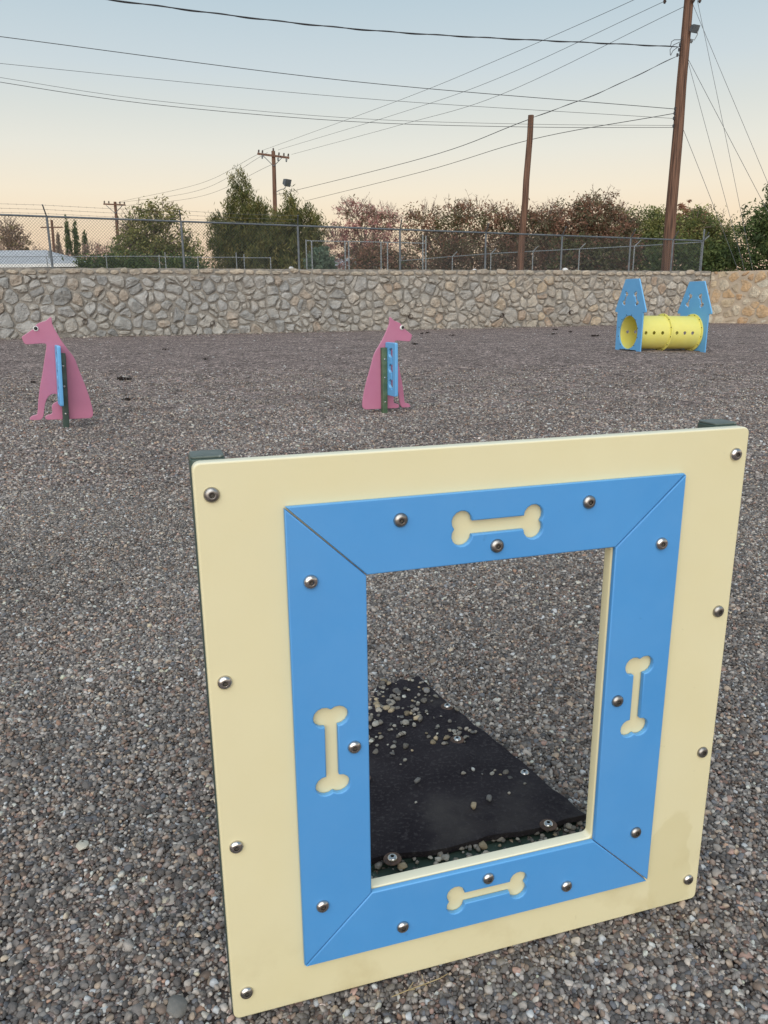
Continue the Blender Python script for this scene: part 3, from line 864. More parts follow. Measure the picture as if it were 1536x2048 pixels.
# ------------------------------------------------------------------ black rubber mat behind the window
mroot = empty('rubber_mat', (0.1, 1.7, 0))
tag(mroot, 'black rubber mat bolted down behind the yellow panel, seen through its window', 'mat')
NLc, NRc, FRc, FLc = Vector((-0.155, 1.378)), Vector((0.466, 1.552)), Vector((0.108, 2.30)), Vector((-0.025, 2.245))
nu, nv = 26, 34
top, bot = [], []
for j in range(nv+1):
    for i in range(nu+1):
        u, v = i/nu, j/nv
        p = NLc.lerp(NRc, u).lerp(FLc.lerp(FRc, u), v)
        e = 0.006*noise.noise(Vector((u*5, v*7, 2.2)))
        wav = 0.012*noise.noise(Vector((u*6, 0.3, 9)))*(1-v) if j == 0 else 0
        z = 0.034 - 0.024*v + e + float(hmap(p.x, p.y))*0.5
        if j == 0: p = p + Vector((0, wav*1.0 + 0.006*noise.noise(Vector((u*20, 1, 1)))))
        if i == nu: p = p + Vector((0.006*noise.noise(Vector((v*16, 4, 1))), 0))
        if v > 0.93: p = p + Vector((0.02*noise.noise(Vector((u*7, 5, 1))), 0.03*noise.noise(Vector((u*6, 8, 1)))))
        top.append((p.x-0.1, p.y-1.7, z)); bot.append((p.x-0.1, p.y-1.7, z-0.014))
mb = MB()
w = nu+1
fs = [(j*w+i, j*w+i+1, (j+1)*w+i+1, (j+1)*w+i) for j in range(nv) for i in range(nu)]
mb.add(top, fs)
o = len(mb.v); mb.v += bot; mb.f += [tuple(o+k for k in f[::-1]) for f in fs]
edge = [i for i in range(w)] + [j*w+nu for j in range(1, nv+1)] + [nv*w+i for i in range(nu-1, -1, -1)] + [j*w for j in range(nv-1, 0, -1)]
for a, b in zip(edge, edge[1:] + edge[:1]): mb.f.append((b, a, o+a, o+b))
mm, nt, b = mat_new('black_rubber')
f1, nz1 = noise_fac(nt, 6, 6, 0.35, 0.68)
c = mix_col(nt, f1, (0.016, 0.0125, 0.0165), (0.032, 0.027, 0.031))
f2, nz2 = noise_fac(nt, 110, 6, 0.52, 0.70)
c = mix_col(nt, f2, c, (0.052, 0.046, 0.049))
f3, _ = noise_fac(nt, 3.3, 5, 0.56, 0.70)
c = mix_col(nt, f3, c, (0.062, 0.055, 0.053))
nt.links.new(c, b.inputs['Base Color']); b.inputs['Roughness'].default_value = 0.9; b.inputs['Specular IOR Level'].default_value = 0.2
bump(nt, b, nz2.outputs['Fac'], 0.8, 0.004)
M['rubber'] = mm
obj('rubber_sheet', mb.mesh('rubber_sheet', 60), mm, mroot)
# green steel base plate showing under the near edge
fr = MB()
a = Vector((-0.22, 1.275)); b_ = Vector((0.50, 1.505)); t = (b_-a).normalized(); n_ = Vector((-t.y, t.x))
def strip(w0, w1, z0, z1):
    pts = [a + n_*w0, b_ + n_*w0, b_ + n_*w1, a + n_*w1]
    V = [(p.x-0.1, p.y-1.7, z0) for p in pts] + [(p.x-0.1, p.y-1.7, z1) for p in pts]
    fr.add(V, [(0,3,2,1),(4,5,6,7),(0,1,5,4),(1,2,6,5),(2,3,7,6),(3,0,4,7)])
strip(0.0, 0.07, -0.02, 0.006); strip(0.075, 0.09, -0.02, 0.012)
obj('base_plate', fr.mesh('base_plate'), M['green'], mroot)
wb = MB(); wb.lathe([(0.011, 0.0), (0.019, 0.0), (0.020, 0.0015), (0.019, 0.003), (0.011, 0.003)], 24)
WM = wb.mesh('washer', 40)
for x, y in [(0.011,1.412),(0.372,1.523),(0.355,1.733),(0.186,2.094),(0.198,1.902),(-0.06,1.72)]:
    v = (y-1.345)/0.85
    z = 0.034 - 0.024*v + 0.002
    wa = obj('washer', WM, M['rust'], mroot, (x-0.1, y-1.7, z), (rad(2), rad(-2), 0))
    obj('bolt', BH, M['steel'], wa, (0, 0, 0.0025), (0, 0, 0.5))

# pebbles kicked onto the mat
pts = []
def mat_ok(p): return bool(in_poly(np.array([p[0]]), np.array([p[1]]), [tuple(NLc), tuple(NRc), tuple(FRc), tuple(FLc)], -0.02)[0])
while len(pts) < 60:
    v = RNG.beta(2.6, 1.25); u = RNG.uniform(0, 1)
    if RNG.uniform() < 0.55: v = RNG.uniform(0.6, 1.0); u = RNG.beta(1.2, 1.6)
    p = NLc.lerp(NRc, u).lerp(FLc.lerp(FRc, u), v); pts.append((p.x, p.y, v))
for k in range(420):                   # drift burying the far left of the mat
    v = RNG.uniform(0.72, 1.05); u = RNG.beta(1.0, 2.4)*0.75
    p = NLc.lerp(NRc, u).lerp(FLc.lerp(FRc, u), v)
    if p.x < -0.055 - (2.2-p.y)*0.05 + RNG.normal(0, .03): pts.append((p.x, p.y, v))
for u, v in ((0.62,0.13),(0.80,0.16),(0.90,0.19),(0.38,0.2),(0.70,0.15),(0.66,0.3),(0.72,0.31),(0.78,0.55),(0.81,0.55),(0.84,0.56),(0.5,0.72),(0.53,0.73),(0.33,0.41),(0.36,0.43)):
    p = NLc.lerp(NRc, u).lerp(FLc.lerp(FRc, u), v); pts.append((p.x, p.y, v))
for cx_, cy_, sx_, sy_, m_ in ((0.0, 2.08, .05, .08, 42), (0.07, 2.12, .06, .06, 22), (0.0, 1.9, .05, .05, 25), (0.17, 1.93, .04, .03, 16), (0.29, 1.74, .03, .02, 7)):
    for k in range(m_):
        p = Vector((RNG.normal(cx_, sx_), RNG.normal(cy_, sy_)))
        if mat_ok(p): pts.append((p.x, p.y, min(1, max(0, (p.y - 1.42)/0.82))))
for k in range(240):                   # and onto the base plate in front
    p = a.lerp(b_, RNG.uniform(0, 1)) + n_*RNG.uniform(0.0, 0.085); pts.append((p.x, p.y, 1.02))
A = np.array(pts)
cl = np.array([(0.20,0.18,0.155),(0.27,0.24,0.2),(0.16,0.145,0.13),(0.33,0.31,0.27),(0.3,0.24,0.16),(0.13,0.125,0.12)])[RNG.integers(0, 6, len(A))]
s_ = np.clip(RNG.lognormal(math.log(0.0112), 0.33, len(A)), 0.004, 0.02)
pebble_object('scattered_pebbles', A[:,0], A[:,1], 0.034 - 0.024*A[:,2] + 0.004 + s_*0.15, s_, 'loose pale pebbles scattered over the black rubber mat', colors=cl, tilt=0.25)

# ------------------------------------------------------------------ pink dog figures (uprights of a bar jump)
DOG = [(-0.075,1.088),(-0.067,1.084),(-0.064,1.067),(-0.064,1.023),(-0.048,0.981),(-0.013,0.911),(0.022,0.847),(0.065,0.783),(0.111,0.72),(0.132,0.675),(0.159,0.585),(0.19,0.493),(0.221,0.4),(0.249,0.298),(0.269,0.203),(0.275,0.143),(0.27,0.118),(0.256,0.101),(0.235,0.094),(0.046,0.09),(-0.16,0.085),(-0.175,0.096),(-0.179,0.108),(-0.171,0.124),(-0.153,0.135),(-0.119,0.143),(-0.108,0.158),(-0.11,0.186),(-0.112,0.216),(-0.1,0.243),(-0.076,0.26),(-0.046,0.272),(-0.028,0.295),(-0.035,0.326),(-0.071,0.344),(-0.105,0.341),(-0.137,0.318),(-0.159,0.281),(-0.174,0.233),(-0.185,0.166),(-0.193,0.124),(-0.206,0.097),(-0.222,0.086),(-0.303,0.084),(-0.32,0.092),(-0.321,0.102),(-0.302,0.124),(-0.28,0.133),(-0.249,0.14),(-0.241,0.183),(-0.233,0.267),(-0.211,0.4),(-0.18,0.532),(-0.148,0.696),(-0.126,0.807),(-0.127,0.823),(-0.137,0.831),(-0.163,0.832),(-0.307,0.818),(-0.325,0.83),(-0.339,0.872),(-0.342,0.888),(-0.332,0.898),(-0.238,0.964),(-0.226,0.986),(-0.19,1.022),(-0.151,1.039),(-0.12,1.048)]
def dog(label, loc, az, mirror, lean, dz, shift):
    r = empty('dog_figure', loc, (0, -lean, az))
    tag(r, label, 'dog figure', 'pink dog cutouts of the bar jump')
    sx = -1 if mirror else 1
    U = [(sx*x + shift, z + dz) for x, z in DOG]
    if mirror: U = U[::-1]
    U = U[::-1]                                     # counter-clockwise
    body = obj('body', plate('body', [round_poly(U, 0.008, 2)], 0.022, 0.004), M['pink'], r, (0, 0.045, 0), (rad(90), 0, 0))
    ex = sx*-0.213 + shift; ez = 0.971 + dz
    mb = MB(); mb.lathe([(0.0001, 0.012), (0.018, 0.012), (0.0235, 0.008), (0.025, 0.0), (0.025, -0.002)], 24)
    eye = obj('eye', mb.mesh('eye', 40), M['white'], r, (ex, 0.0345, ez), (rad(90), 0, 0))
    mb = MB(); mb.lathe([(0.0001, 0.010), (0.008, 0.009), (0.0150, 0.005), (0.0168, 0.0), (0.0168, -0.002)], 20)
    obj('pupil', mb.mesh('pupil', 60), M['black'], eye, ((0.006 if mirror else -0.002), 0.003, 0.012))
    # green post in front of the body
    pm_ = plate('post', [round_rect(-0.029, -0.029, 0.029, 0.029, 0.006)], 1.0, 0.002)
    px_ = 0.03 if mirror else 0.009
    po = obj('post', pm_, M['green_worn'] if mirror else M['green'], r, (px_, 0.0, 0.745 + dz*0.6 - 0.5))
    for z in (0.15, 0.42, 0.62):
        obj('bolt', BH, M['steel'], po, (0, -0.029, z - 0.245), (rad(90), 0, 0))
    # blue slotted bar holder standing out from the post
    D, z0, z1 = 0.25, 0.245 + dz, 0.822 + dz
    slot = []
    hw = 0.016
    hooks = [z1 - 0.10, z1 - 0.265, z1 - 0.43]
    xs_ = D*0.64
    slot.append((xs_ - hw, z0 + 0.07)); slot.append((xs_ + hw, z0 + 0.07))
    slot.append((xs_ + hw, hooks[0] + 0.01))
    slot += [(xs_ + hw*math.cos(rad(a)), hooks[0] + 0.01 + 0.03*math.sin(rad(a))) for a in (30, 60, 90)]
    for h in hooks:
        if h == hooks[0]:
            slot += [(xs_ - 0.045, h + 0.036), (xs_ - 0.078, h + 0.012), (xs_ - 0.082, h - 0.03), (xs_ - 0.06, h - 0.055), (xs_ - hw, h - 0.055)]
        else:
            slot += [(xs_ - hw, h + 0.03), (xs_ - 0.045, h + 0.036), (xs_ - 0.078, h + 0.012), (xs_ - 0.082, h - 0.03), (xs_ - 0.06, h - 0.055), (xs_ - hw, h - 0.055)]
    outer = round_poly([(0, z0), (D, z0), (D, z1), (0, z1)], 0.022, 4)
    bm_ = plate('bar_holder', [outer, slot[::-1]], 0.034, 0.006)
    # plate X -> -Y (towards the camera), plate Y -> Z
    bx_ = px_ + (0.047 if mirror else -0.047)
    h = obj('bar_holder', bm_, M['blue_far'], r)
    h.matrix_local = Matrix(((0, 0, -1, bx_), (-1, 0, 0, 0.025), (0, 1, 0, 0), (0, 0, 0, 1)))
    return r
dog('pink dog cutout facing left at the left edge of the gravel', (-3.199, 7.712, 0), rad(27), False, rad(-3.3), 0.0, 0.0)
dog('pink dog cutout facing right in the middle of the gravel', (-0.012, 8.61, 0), rad(25), True, 0.0, -0.048, 0.055)

# ------------------------------------------------------------------ tunnel between two dog-house panels
troot = empty('crawl_tunnel', (6.0, 19.2, 0), (0, 0, math.atan2(0.264, 0.965)))
tag(troot, 'yellow crawl tunnel between two blue dog house panels near the wall', 'tunnel')
HO = [(-0.545, -0.05), (-0.40, -0.05), (-0.36, 0.02), (0.36, 0.02), (0.40, -0.05), (0.545, -0.05), (0.545, 0.90), (0.65, 0.90), (0.655, 0.945), (0.287, 1.675), (-0.287, 1.675), (-0.655, 0.945), (-0.65, 0.90), (-0.545, 0.90)]
def house_panel(x, dz, rlift):
    loops = [round_poly([(u, z) for u, z in HO], 0.02, 3), circle(-0.02, 0.43 + rlift, 0.395, 48),
             bone(0.33, 0.155, 0.036, -0.255, 1.225, rad(67)), bone(0.33, 0.155, 0.036, 0.213, 1.218, rad(113))]
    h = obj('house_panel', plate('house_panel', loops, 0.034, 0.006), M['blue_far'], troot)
    h.matrix_local = Matrix(((0, 0, -1, x), (-1, 0, 0, 0), (0, 1, 0, dz), (0, 0, 0, 1)))
    return h
ph1 = house_panel(0.0, 0.0, 0.0)
ph2 = house_panel(1.80, -0.062, 0.03)
def boolean_holes(me, holes):
    o = bpy.data.objects.new('t', me); col.objects.link(o)
    cu = MB()
    for x in holes: cu.tube([(x, -0.7, 0), (x, 0.7, 0)], 0.042, 16)
    c = bpy.data.objects.new('c', cu.mesh('c')); col.objects.link(c)
    md = o.modifiers.new('b', 'BOOLEAN'); md.operation = 'DIFFERENCE'; md.object = c; md.solver = 'EXACT'
    try: md.use_self = True
    except Exception: pass
    bpy.context.view_layer.update()
    out = bpy.data.meshes.new_from_object(o.evaluated_get(bpy.context.evaluated_depsgraph_get()))
    bpy.data.objects.remove(o); bpy.data.objects.remove(c)
    shade(out, 40)
    return out
def tube_section(L):
    mb = MB(); seg = 64
    R0, R1 = 0.385, 0.397
    prof = [(R0, 0.0), (R1, 0.0), (R1, L), (R0, L), (R0, 0.0)]
    vs_ = []
    for k in range(seg):
        a = 2*math.pi*k/seg
        for r_, x in prof[:4]: vs_.append((x, r_*math.cos(a), r_*math.sin(a)))
    fs_ = []
    for k in range(seg):
        k2 = (k+1) % seg
        for i in range(4): fs_.append((k*4+i, k*4+(i+1) % 4, k2*4+(i+1) % 4, k2*4+i))
    mb.add(vs_, fs_)
    me = mb.mesh('tube')
    bm = bmesh.new(); bm.from_mesh(me); bmesh.ops.recalc_face_normals(bm, faces=bm.faces); bm.to_mesh(me); bm.free()
    return me
tilt = rad(1.3)
for x0, L, hs in ((0.02, 0.875, (0.20, 0.425, 0.66)), (0.925, 0.85, (0.155, 0.375, 0.595))):
    me = boolean_holes(tube_section(L), hs)
    obj('tube', me, M['lemon'], troot, (x0, 0.02, 0.43 - x0*math.tan(tilt)), (0, tilt, 0))
def ring(x, R0, R1, w):
    mb = MB(); mb.lathe([(R0, -w/2), (R1-0.008, -w/2), (R1, -w/2+0.008), (R1, w/2-0.008), (R1-0.008, w/2), (R0, w/2), (R0, -w/2)], 64)
    f = obj('flange', mb.mesh('flange', 35), M['lemon'], troot, (x, 0.02, 0.43 - x*math.tan(tilt)), (0, rad(90) + tilt, 0))
    return f
tb = MB(); tb.lathe([(0.0001, 0.012), (0.010, 0.010), (0.013, 0.0)], 8); TBM = tb.mesh('bolt', 60)
for x in (0.909, 1.768):
    f = ring(x, 0.386, 0.452, 0.028)
    for k in range(12):
        a = rad(30*k + 12)
        obj('bolt', TBM, M['cable'], f, (0.427*math.cos(a), 0.427*math.sin(a), -0.014), (rad(180), 0, 0))
for k in range(12):                    # bolts round the near opening
    a = rad(30*k + 15)
    obj('bolt', TBM, M['cable'], ph1, (-0.02 + 0.42*math.cos(a), 0.43 + 0.42*math.sin(a), 0.017))

# ------------------------------------------------------------------ utility poles
def pole(label, base, top, r0, r1):
    r = empty('utility_pole', base)
    tag(r, label, 'utility pole')
    b, t = Vector((0, 0, 0)), Vector(top) - Vector(base)
    mb = MB(); mb.tube([b.lerp(t, k/8) + Vector((0.015*math.sin(k*2.1), 0, 0)) for k in range(9)], [r0 + (r1-r0)*k/8 for k in range(9)], 16)
    obj('shaft', mb.mesh('shaft', 40), M['wood'], r)
    return r
def insulator(parent, p, s=1.0, down=False, mat='clay'):
    mb = MB(); mb.lathe([(0.0001, 0.30*s), (0.05*s, 0.29*s), (0.06*s, 0.24*s), (0.09*s, 0.22*s), (0.09*s, 0.18*s), (0.05*s, 0.16*s), (0.10*s, 0.10*s), (0.10*s, 0.06*s), (0.04*s, 0.04*s), (0.03*s, 0.0)], 12)
    return obj('insulator', mb.mesh('insulator', 50), M[mat], parent, p, (rad(180), 0, 0) if down else (0, 0, 0))
def floodlight(parent, p, s, yaw, tiltx):
    mb = MB()
    mb.add([(-.5*s,-.3*s,-.42*s),(.5*s,-.3*s,-.42*s),(.5*s,-.3*s,.42*s),(-.5*s,-.3*s,.42*s),(-.3*s,.3*s,-.28*s),(.3*s,.3*s,-.28*s),(.3*s,.3*s,.28*s),(-.3*s,.3*s,.28*s)],
           [(0,1,2,3),(4,7,6,5),(0,4,5,1),(1,5,6,2),(2,6,7,3),(3,7,4,0)])
    f = obj('floodlight', mb.mesh('floodlight'), M['galv_dark'], parent, p, (tiltx, 0, yaw))
    gb = MB(); gb.box((-.44*s, -.32*s, -.36*s), (.44*s, -.303*s, .36*s))
    obj('lens', gb.mesh('lens'), M['galv_dark'], f)
    return f
big = pole('tall brown wooden utility pole at the right with guy wires', (14.95, 42.3, 2.1), (14.93, 42.3, 16.9), 0.30, 0.205)
o0 = Vector((14.95, 42.3, 2.1))
mb = MB(); mb.box((-1.45, -0.28, -0.08), (1.45, -0.20, 0.08)); obj('crossarm', mb.mesh('crossarm'), M['wood'], big, (0, 0, 13.15), (0, 0, rad(12)))
for p in ((13.72, 42.1), (15.06, 42.0), (15.38, 42.05)):
    insulator(big, Vector((p[0], p[1], 15.16)) - o0, 0.9, True)
floodlight(big, Vector((15.20, 42.0, 13.80)) - o0, 0.42, rad(25), rad(25))
mb = MB(); mb.tube([(0.18, -0.1, 11.3), (0.34, -0.25, 11.22), (0.45, -0.3, 11.45), (0.42, -0.3, 11.6)], 0.022, 6); mb.tube([(0.2, -0.12, 11.15), (0.24, -0.2, 11.22)], 0.07, 8)
obj('lamp_bracket', mb.mesh('lamp_bracket', 40), M['galv'], big)
for z, dx in ((13.17, -0.33), (12.95, -0.36), (12.72, -0.42), (10.33, -0.32), (10.14, -0.33), (9.9, -0.34), (9.55, -0.33)):
    mb = MB(); mb.tube([(-0.15, -0.05, 0), (dx, -0.08, 0.0)], 0.022, 6); mb.tube([(dx+0.05, -0.08, -0.07), (dx+0.05, -0.08, 0.07)], 0.05, 8)
    obj('cable_clamp', mb.mesh('cable_clamp', 40), M['cable'], big, (0, 0, z - 2.1))
mb = MB()
mb.tube([(-0.75, -0.08, 10.98), (-0.72, -0.1, 11.2), (-0.6, -0.12, 11.27), (-0.22, -0.12, 11.27)], 0.016, 5)
mb.tube([(-0.72, -0.08, 10.62), (-0.76, -0.1, 10.85), (-0.62, -0.12, 11.05), (-0.3, -0.12, 11.18), (-0.22, -0.1, 11.4)], 0.016, 5)
mb.tube([(-0.7, -0.08, 10.6), (-0.62, -0.12, 10.8), (-0.4, -0.12, 10.95), (-0.22, -0.1, 11.0)], 0.016, 5)
obj('jumper_wires', mb.mesh('jumper_wires', 40), M['cable'], big)

p2 = pole('shorter leaning wooden pole standing behind the fence left of the tallest pole', (7.28, 42.6, 2.1), (7.60, 42.6, 10.18), 0.19, 0.145)
p3 = pole('distant wooden pole with crossarm and floodlight rising behind the pines', (-11.05, 85, 2.1), (-10.86, 85, 16.05), 0.26, 0.19)
o3 = Vector((-11.05, 85, 2.1))
mb = MB(); mb.box((-1.62, -0.32, -0.10), (1.62, -0.22, 0.10)); ca = obj('crossarm', mb.mesh('crossarm'), M['wood'], p3, (0.2, 0, 13.47), (0, rad(7.5), 0))
mb = MB(); mb.tube([(-0.9, -0.3, 13.55), (0.19, -0.25, 12.5)], 0.035, 6); mb.tube([(1.1, -0.3, 13.3), (0.19, -0.25, 12.5)], 0.035, 6)
obj('arm_brace', mb.mesh('arm_brace'), M['galv_dark'], p3)
for x in (-1.5, -1.12, 0.55, 1.05, 1.5): insulator(ca, (x, -0.27, 0.1), 1.0)
for x in (-1.1, 0.5, 1.35): insulator(ca, (x, -0.27, -0.1), 1.1, True, 'galv')
insulator(p3, (0.19, 0, 13.95), 1.0)
mb = MB(); mb.tube([(0.1, 0, 10.0), (0.75, -0.3, 10.25), (1.2, -0.4, 10.35), (1.35, -0.4, 10.55)], 0.04, 6); obj('lamp_bracket', mb.mesh('lamp_bracket', 40), M['galv'], p3)
floodlight(p3, Vector((-9.62, 84.6, 13.05)) - o3, 0.85, rad(55), rad(20))
p4 = pole('small far utility pole with crossarm behind the left end of the fence', (-38.9, 120, 2.1), (-38.66, 120, 15.6), 0.27, 0.2)
mb = MB(); mb.box((-1.6, -0.3, -0.1), (1.6, -0.2, 0.1)); ca4 = obj('crossarm', mb.mesh('crossarm'), M['wood'], p4, (0.2, 0, 13.1), (0, rad(3), 0))
for x in (-1.45, -0.8, 0.8, 1.45): insulator(ca4, (x, -0.25, 0.1), 1.2)
mb = MB(); mb.tube([(-1.0, -0.3, 13.0), (0.2, -0.3, 11.9)], 0.05, 6); mb.tube([(1.4, -0.3, 13.0), (0.2, -0.3, 11.9)], 0.05, 6); obj('arm_brace', mb.mesh('arm_brace'), M['galv_dark'], p4)
p5 = pole('farthest small pole seen through the fence beside the cypresses', (-56.7, 140, 2.1), (-56.2, 140, 15.2), 0.28, 0.2)
mb = MB(); mb.box((-1.9, -0.3, -0.1), (1.9, -0.2, 0.1)); obj('crossarm', mb.mesh('crossarm'), M['wood'], p5, (0.45, 0, 11.9))

# ------------------------------------------------------------------ overhead wires
def smooth_curve(pts, n=28):
    """Catmull-Rom through the given points"""
    P_ = [Vector(p) for p in pts]
    if len(P_) == 2: return [P_[0].lerp(P_[1], k/n) for k in range(n+1)]
    E = [P_[0]*2 - P_[1]] + P_ + [P_[-1]*2 - P_[-2]]
    out = []
    for i in range(1, len(E)-2):
        p0, p1, p2_, p3_ = E[i-1], E[i], E[i+1], E[i+2]
        m = max(4, n//(len(P_)-1))
        for k in range(m):
            t = k/m
            out.append(0.5*((2*p1) + (p2_-p0)*t + (2*p0-5*p1+4*p2_-p3_)*t*t + (3*p1-p0-3*p2_+p3_)*t**3))
    out.append(P_[-1])
    return out
def wire(name, label, pts, r, cat='power line', group=None, mat='cable', twist=False):
    c = smooth_curve(pts, 200 if twist else 28)
    mb = MB()
    o = c[0].copy()
    if twist:                         # insulated conductor laid round a messenger
        L = 0.0; tw = []
        for i, p in enumerate(c):
            if i: L += (c[i]-c[i-1]).length
            tw.append(p - o + Vector((0, 0.0, 0.024*math.sin(L*2.6))))
        mb.tube([p - o for p in c], r, 5); mb.tube([p + Vector((0, 0.02, 0)) for p in tw], r*0.9, 5)
    else: mb.tube([p - o for p in c], r, 5)
    w_ = obj(name, mb.mesh(name, 60), M[mat], None, o)
    return tag(w_, label, cat, group)
GW = 'overhead wires'
wire('power_cable', 'thick twisted cable running to the top left from the tallest pole', [(14.55,42.2,13.07),(0.03,37,12.32),(-9.71,32,11.90),(-15.11,28,11.45)], 0.022, group=GW, twist=True)
wire('overhead_wire', 'second highest wire running left from the tallest pole', [(14.65,42.2,10.32),(-1.39,40,11.16),(-15.71,36,11.95),(-20.5,34.7,12.2)], 0.015, group=GW)
wire('overhead_wire', 'thin wire running left between the second highest wire and the lowest pair', [(14.64,42.2,9.89),(-1.44,41,10.70),(-17.17,39,11.77),(-21.5,38.4,12.1)], 0.0095, group=GW)
wire('overhead_wire', 'upper of the lowest pair of sagging wires crossing the left sky', [(14.65,42.2,9.57),(7.11,41.5,9.56),(-1.46,41,9.80),(-10.79,40,10.44),(-17.25,39,11.20),(-21,38.4,11.7)], 0.0085, group=GW)
wire('overhead_wire', 'lower of the lowest pair of sagging wires crossing the left sky', [(14.65,42.2,9.48),(7.12,41.5,9.43),(-1.46,41,9.65),(-10.81,40,10.27),(-17.28,39,11.01),(-21,38.4,11.5)], 0.0125, group=GW)
wire('overhead_wire', 'wire sloping down from the tallest pole to the trees behind the pines', [(14.66,42.3,10.14),(8.60,48,10.06),(3.19,60,10.27),(-7.55,82,10.94)], 0.017, group=GW)
wire('service_cable', 'twisted cable from the tallest pole to the top of the leaning pole', [(14.55,42.2,12.66),(10.94,42.4,11.14),(7.62,42.6,10.06)], 0.012, group=GW, twist=True)
wire('service_cable', 'cable from the leaning pole top to the floodlight pole behind the pines', [(7.54,42.6,10.01),(3.08,58,10.83),(-9.75,85,12.13),(-10.8,85,12.1)], 0.019, group=GW)
wire('overhead_wire', 'highest thin conductor from the top right down to the crossarm pole', [(13.75,41.6,15.75),(12.48,43,15.36),(6.98,50,14.73),(1.46,62,15.37),(-11.96,85,16.12)], 0.012, group=GW)
wire('overhead_wire', 'middle thin conductor from the top right down to the crossarm pole', [(13.95,43,15.27),(7.29,52,14.26),(1.50,64,14.94),(-10.38,85,16.15)], 0.012, group=GW)
wire('overhead_wire', 'lowest thin conductor from the top right down to the crossarm pole', [(14.72,42.2,14.80),(7.46,53,13.54),(1.52,65,14.31),(-9.03,85,15.72)], 0.012, group=GW)
wire('overhead_wire', 'upper conductor falling left from the crossarm pole', [(-12.48,85,15.75),(-22.87,105,15.86),(-38.0,120,15.6)], 0.016, group=GW)
wire('overhead_wire', 'middle conductor falling left from the crossarm pole', [(-11.46,85,15.93),(-22.92,105,15.10),(-38.6,120,15.4)], 0.016, group=GW)
wire('overhead_wire', 'lower conductor falling left from the crossarm pole', [(-11.06,85,14.80),(-22.98,105,14.33),(-39.4,120,14.9)], 0.016, group=GW)
GG = 'guy wires of the tallest pole'
wire('guy_wire', 'guy wire from the cable clamps of the tallest pole, steeper of two', [(15.06,42.3,12.69),(19.54,43,2.2)], 0.011, 'guy wire', GG, 'galv_dark')
wire('guy_wire', 'guy wire from the cable clamps of the tallest pole, flatter of two', [(15.06,42.3,12.69),(22.3,43.2,2.7)], 0.012, 'guy wire', GG, 'galv_dark')
wire('guy_wire', 'guy wire from the top of the tallest pole, steeper of two', [(15.30,42.3,15.25),(17.26,42.6,9.81),(19.95,43,2.2)], 0.011, 'guy wire', GG, 'galv_dark')
wire('guy_wire', 'guy wire from the top of the tallest pole, flatter of two', [(15.05,42.3,15.1),(19.84,42.8,7.20),(22.7,43.1,2.4)], 0.011, 'guy wire', GG, 'galv_dark')
wire('guy_wire', 'lowest and shortest guy wire of the tallest pole', [(15.06,42.3,9.68),(17.19,42.7,5.98),(19.2,43,2.3)], 0.012, 'guy wire', GG, 'galv_dark')

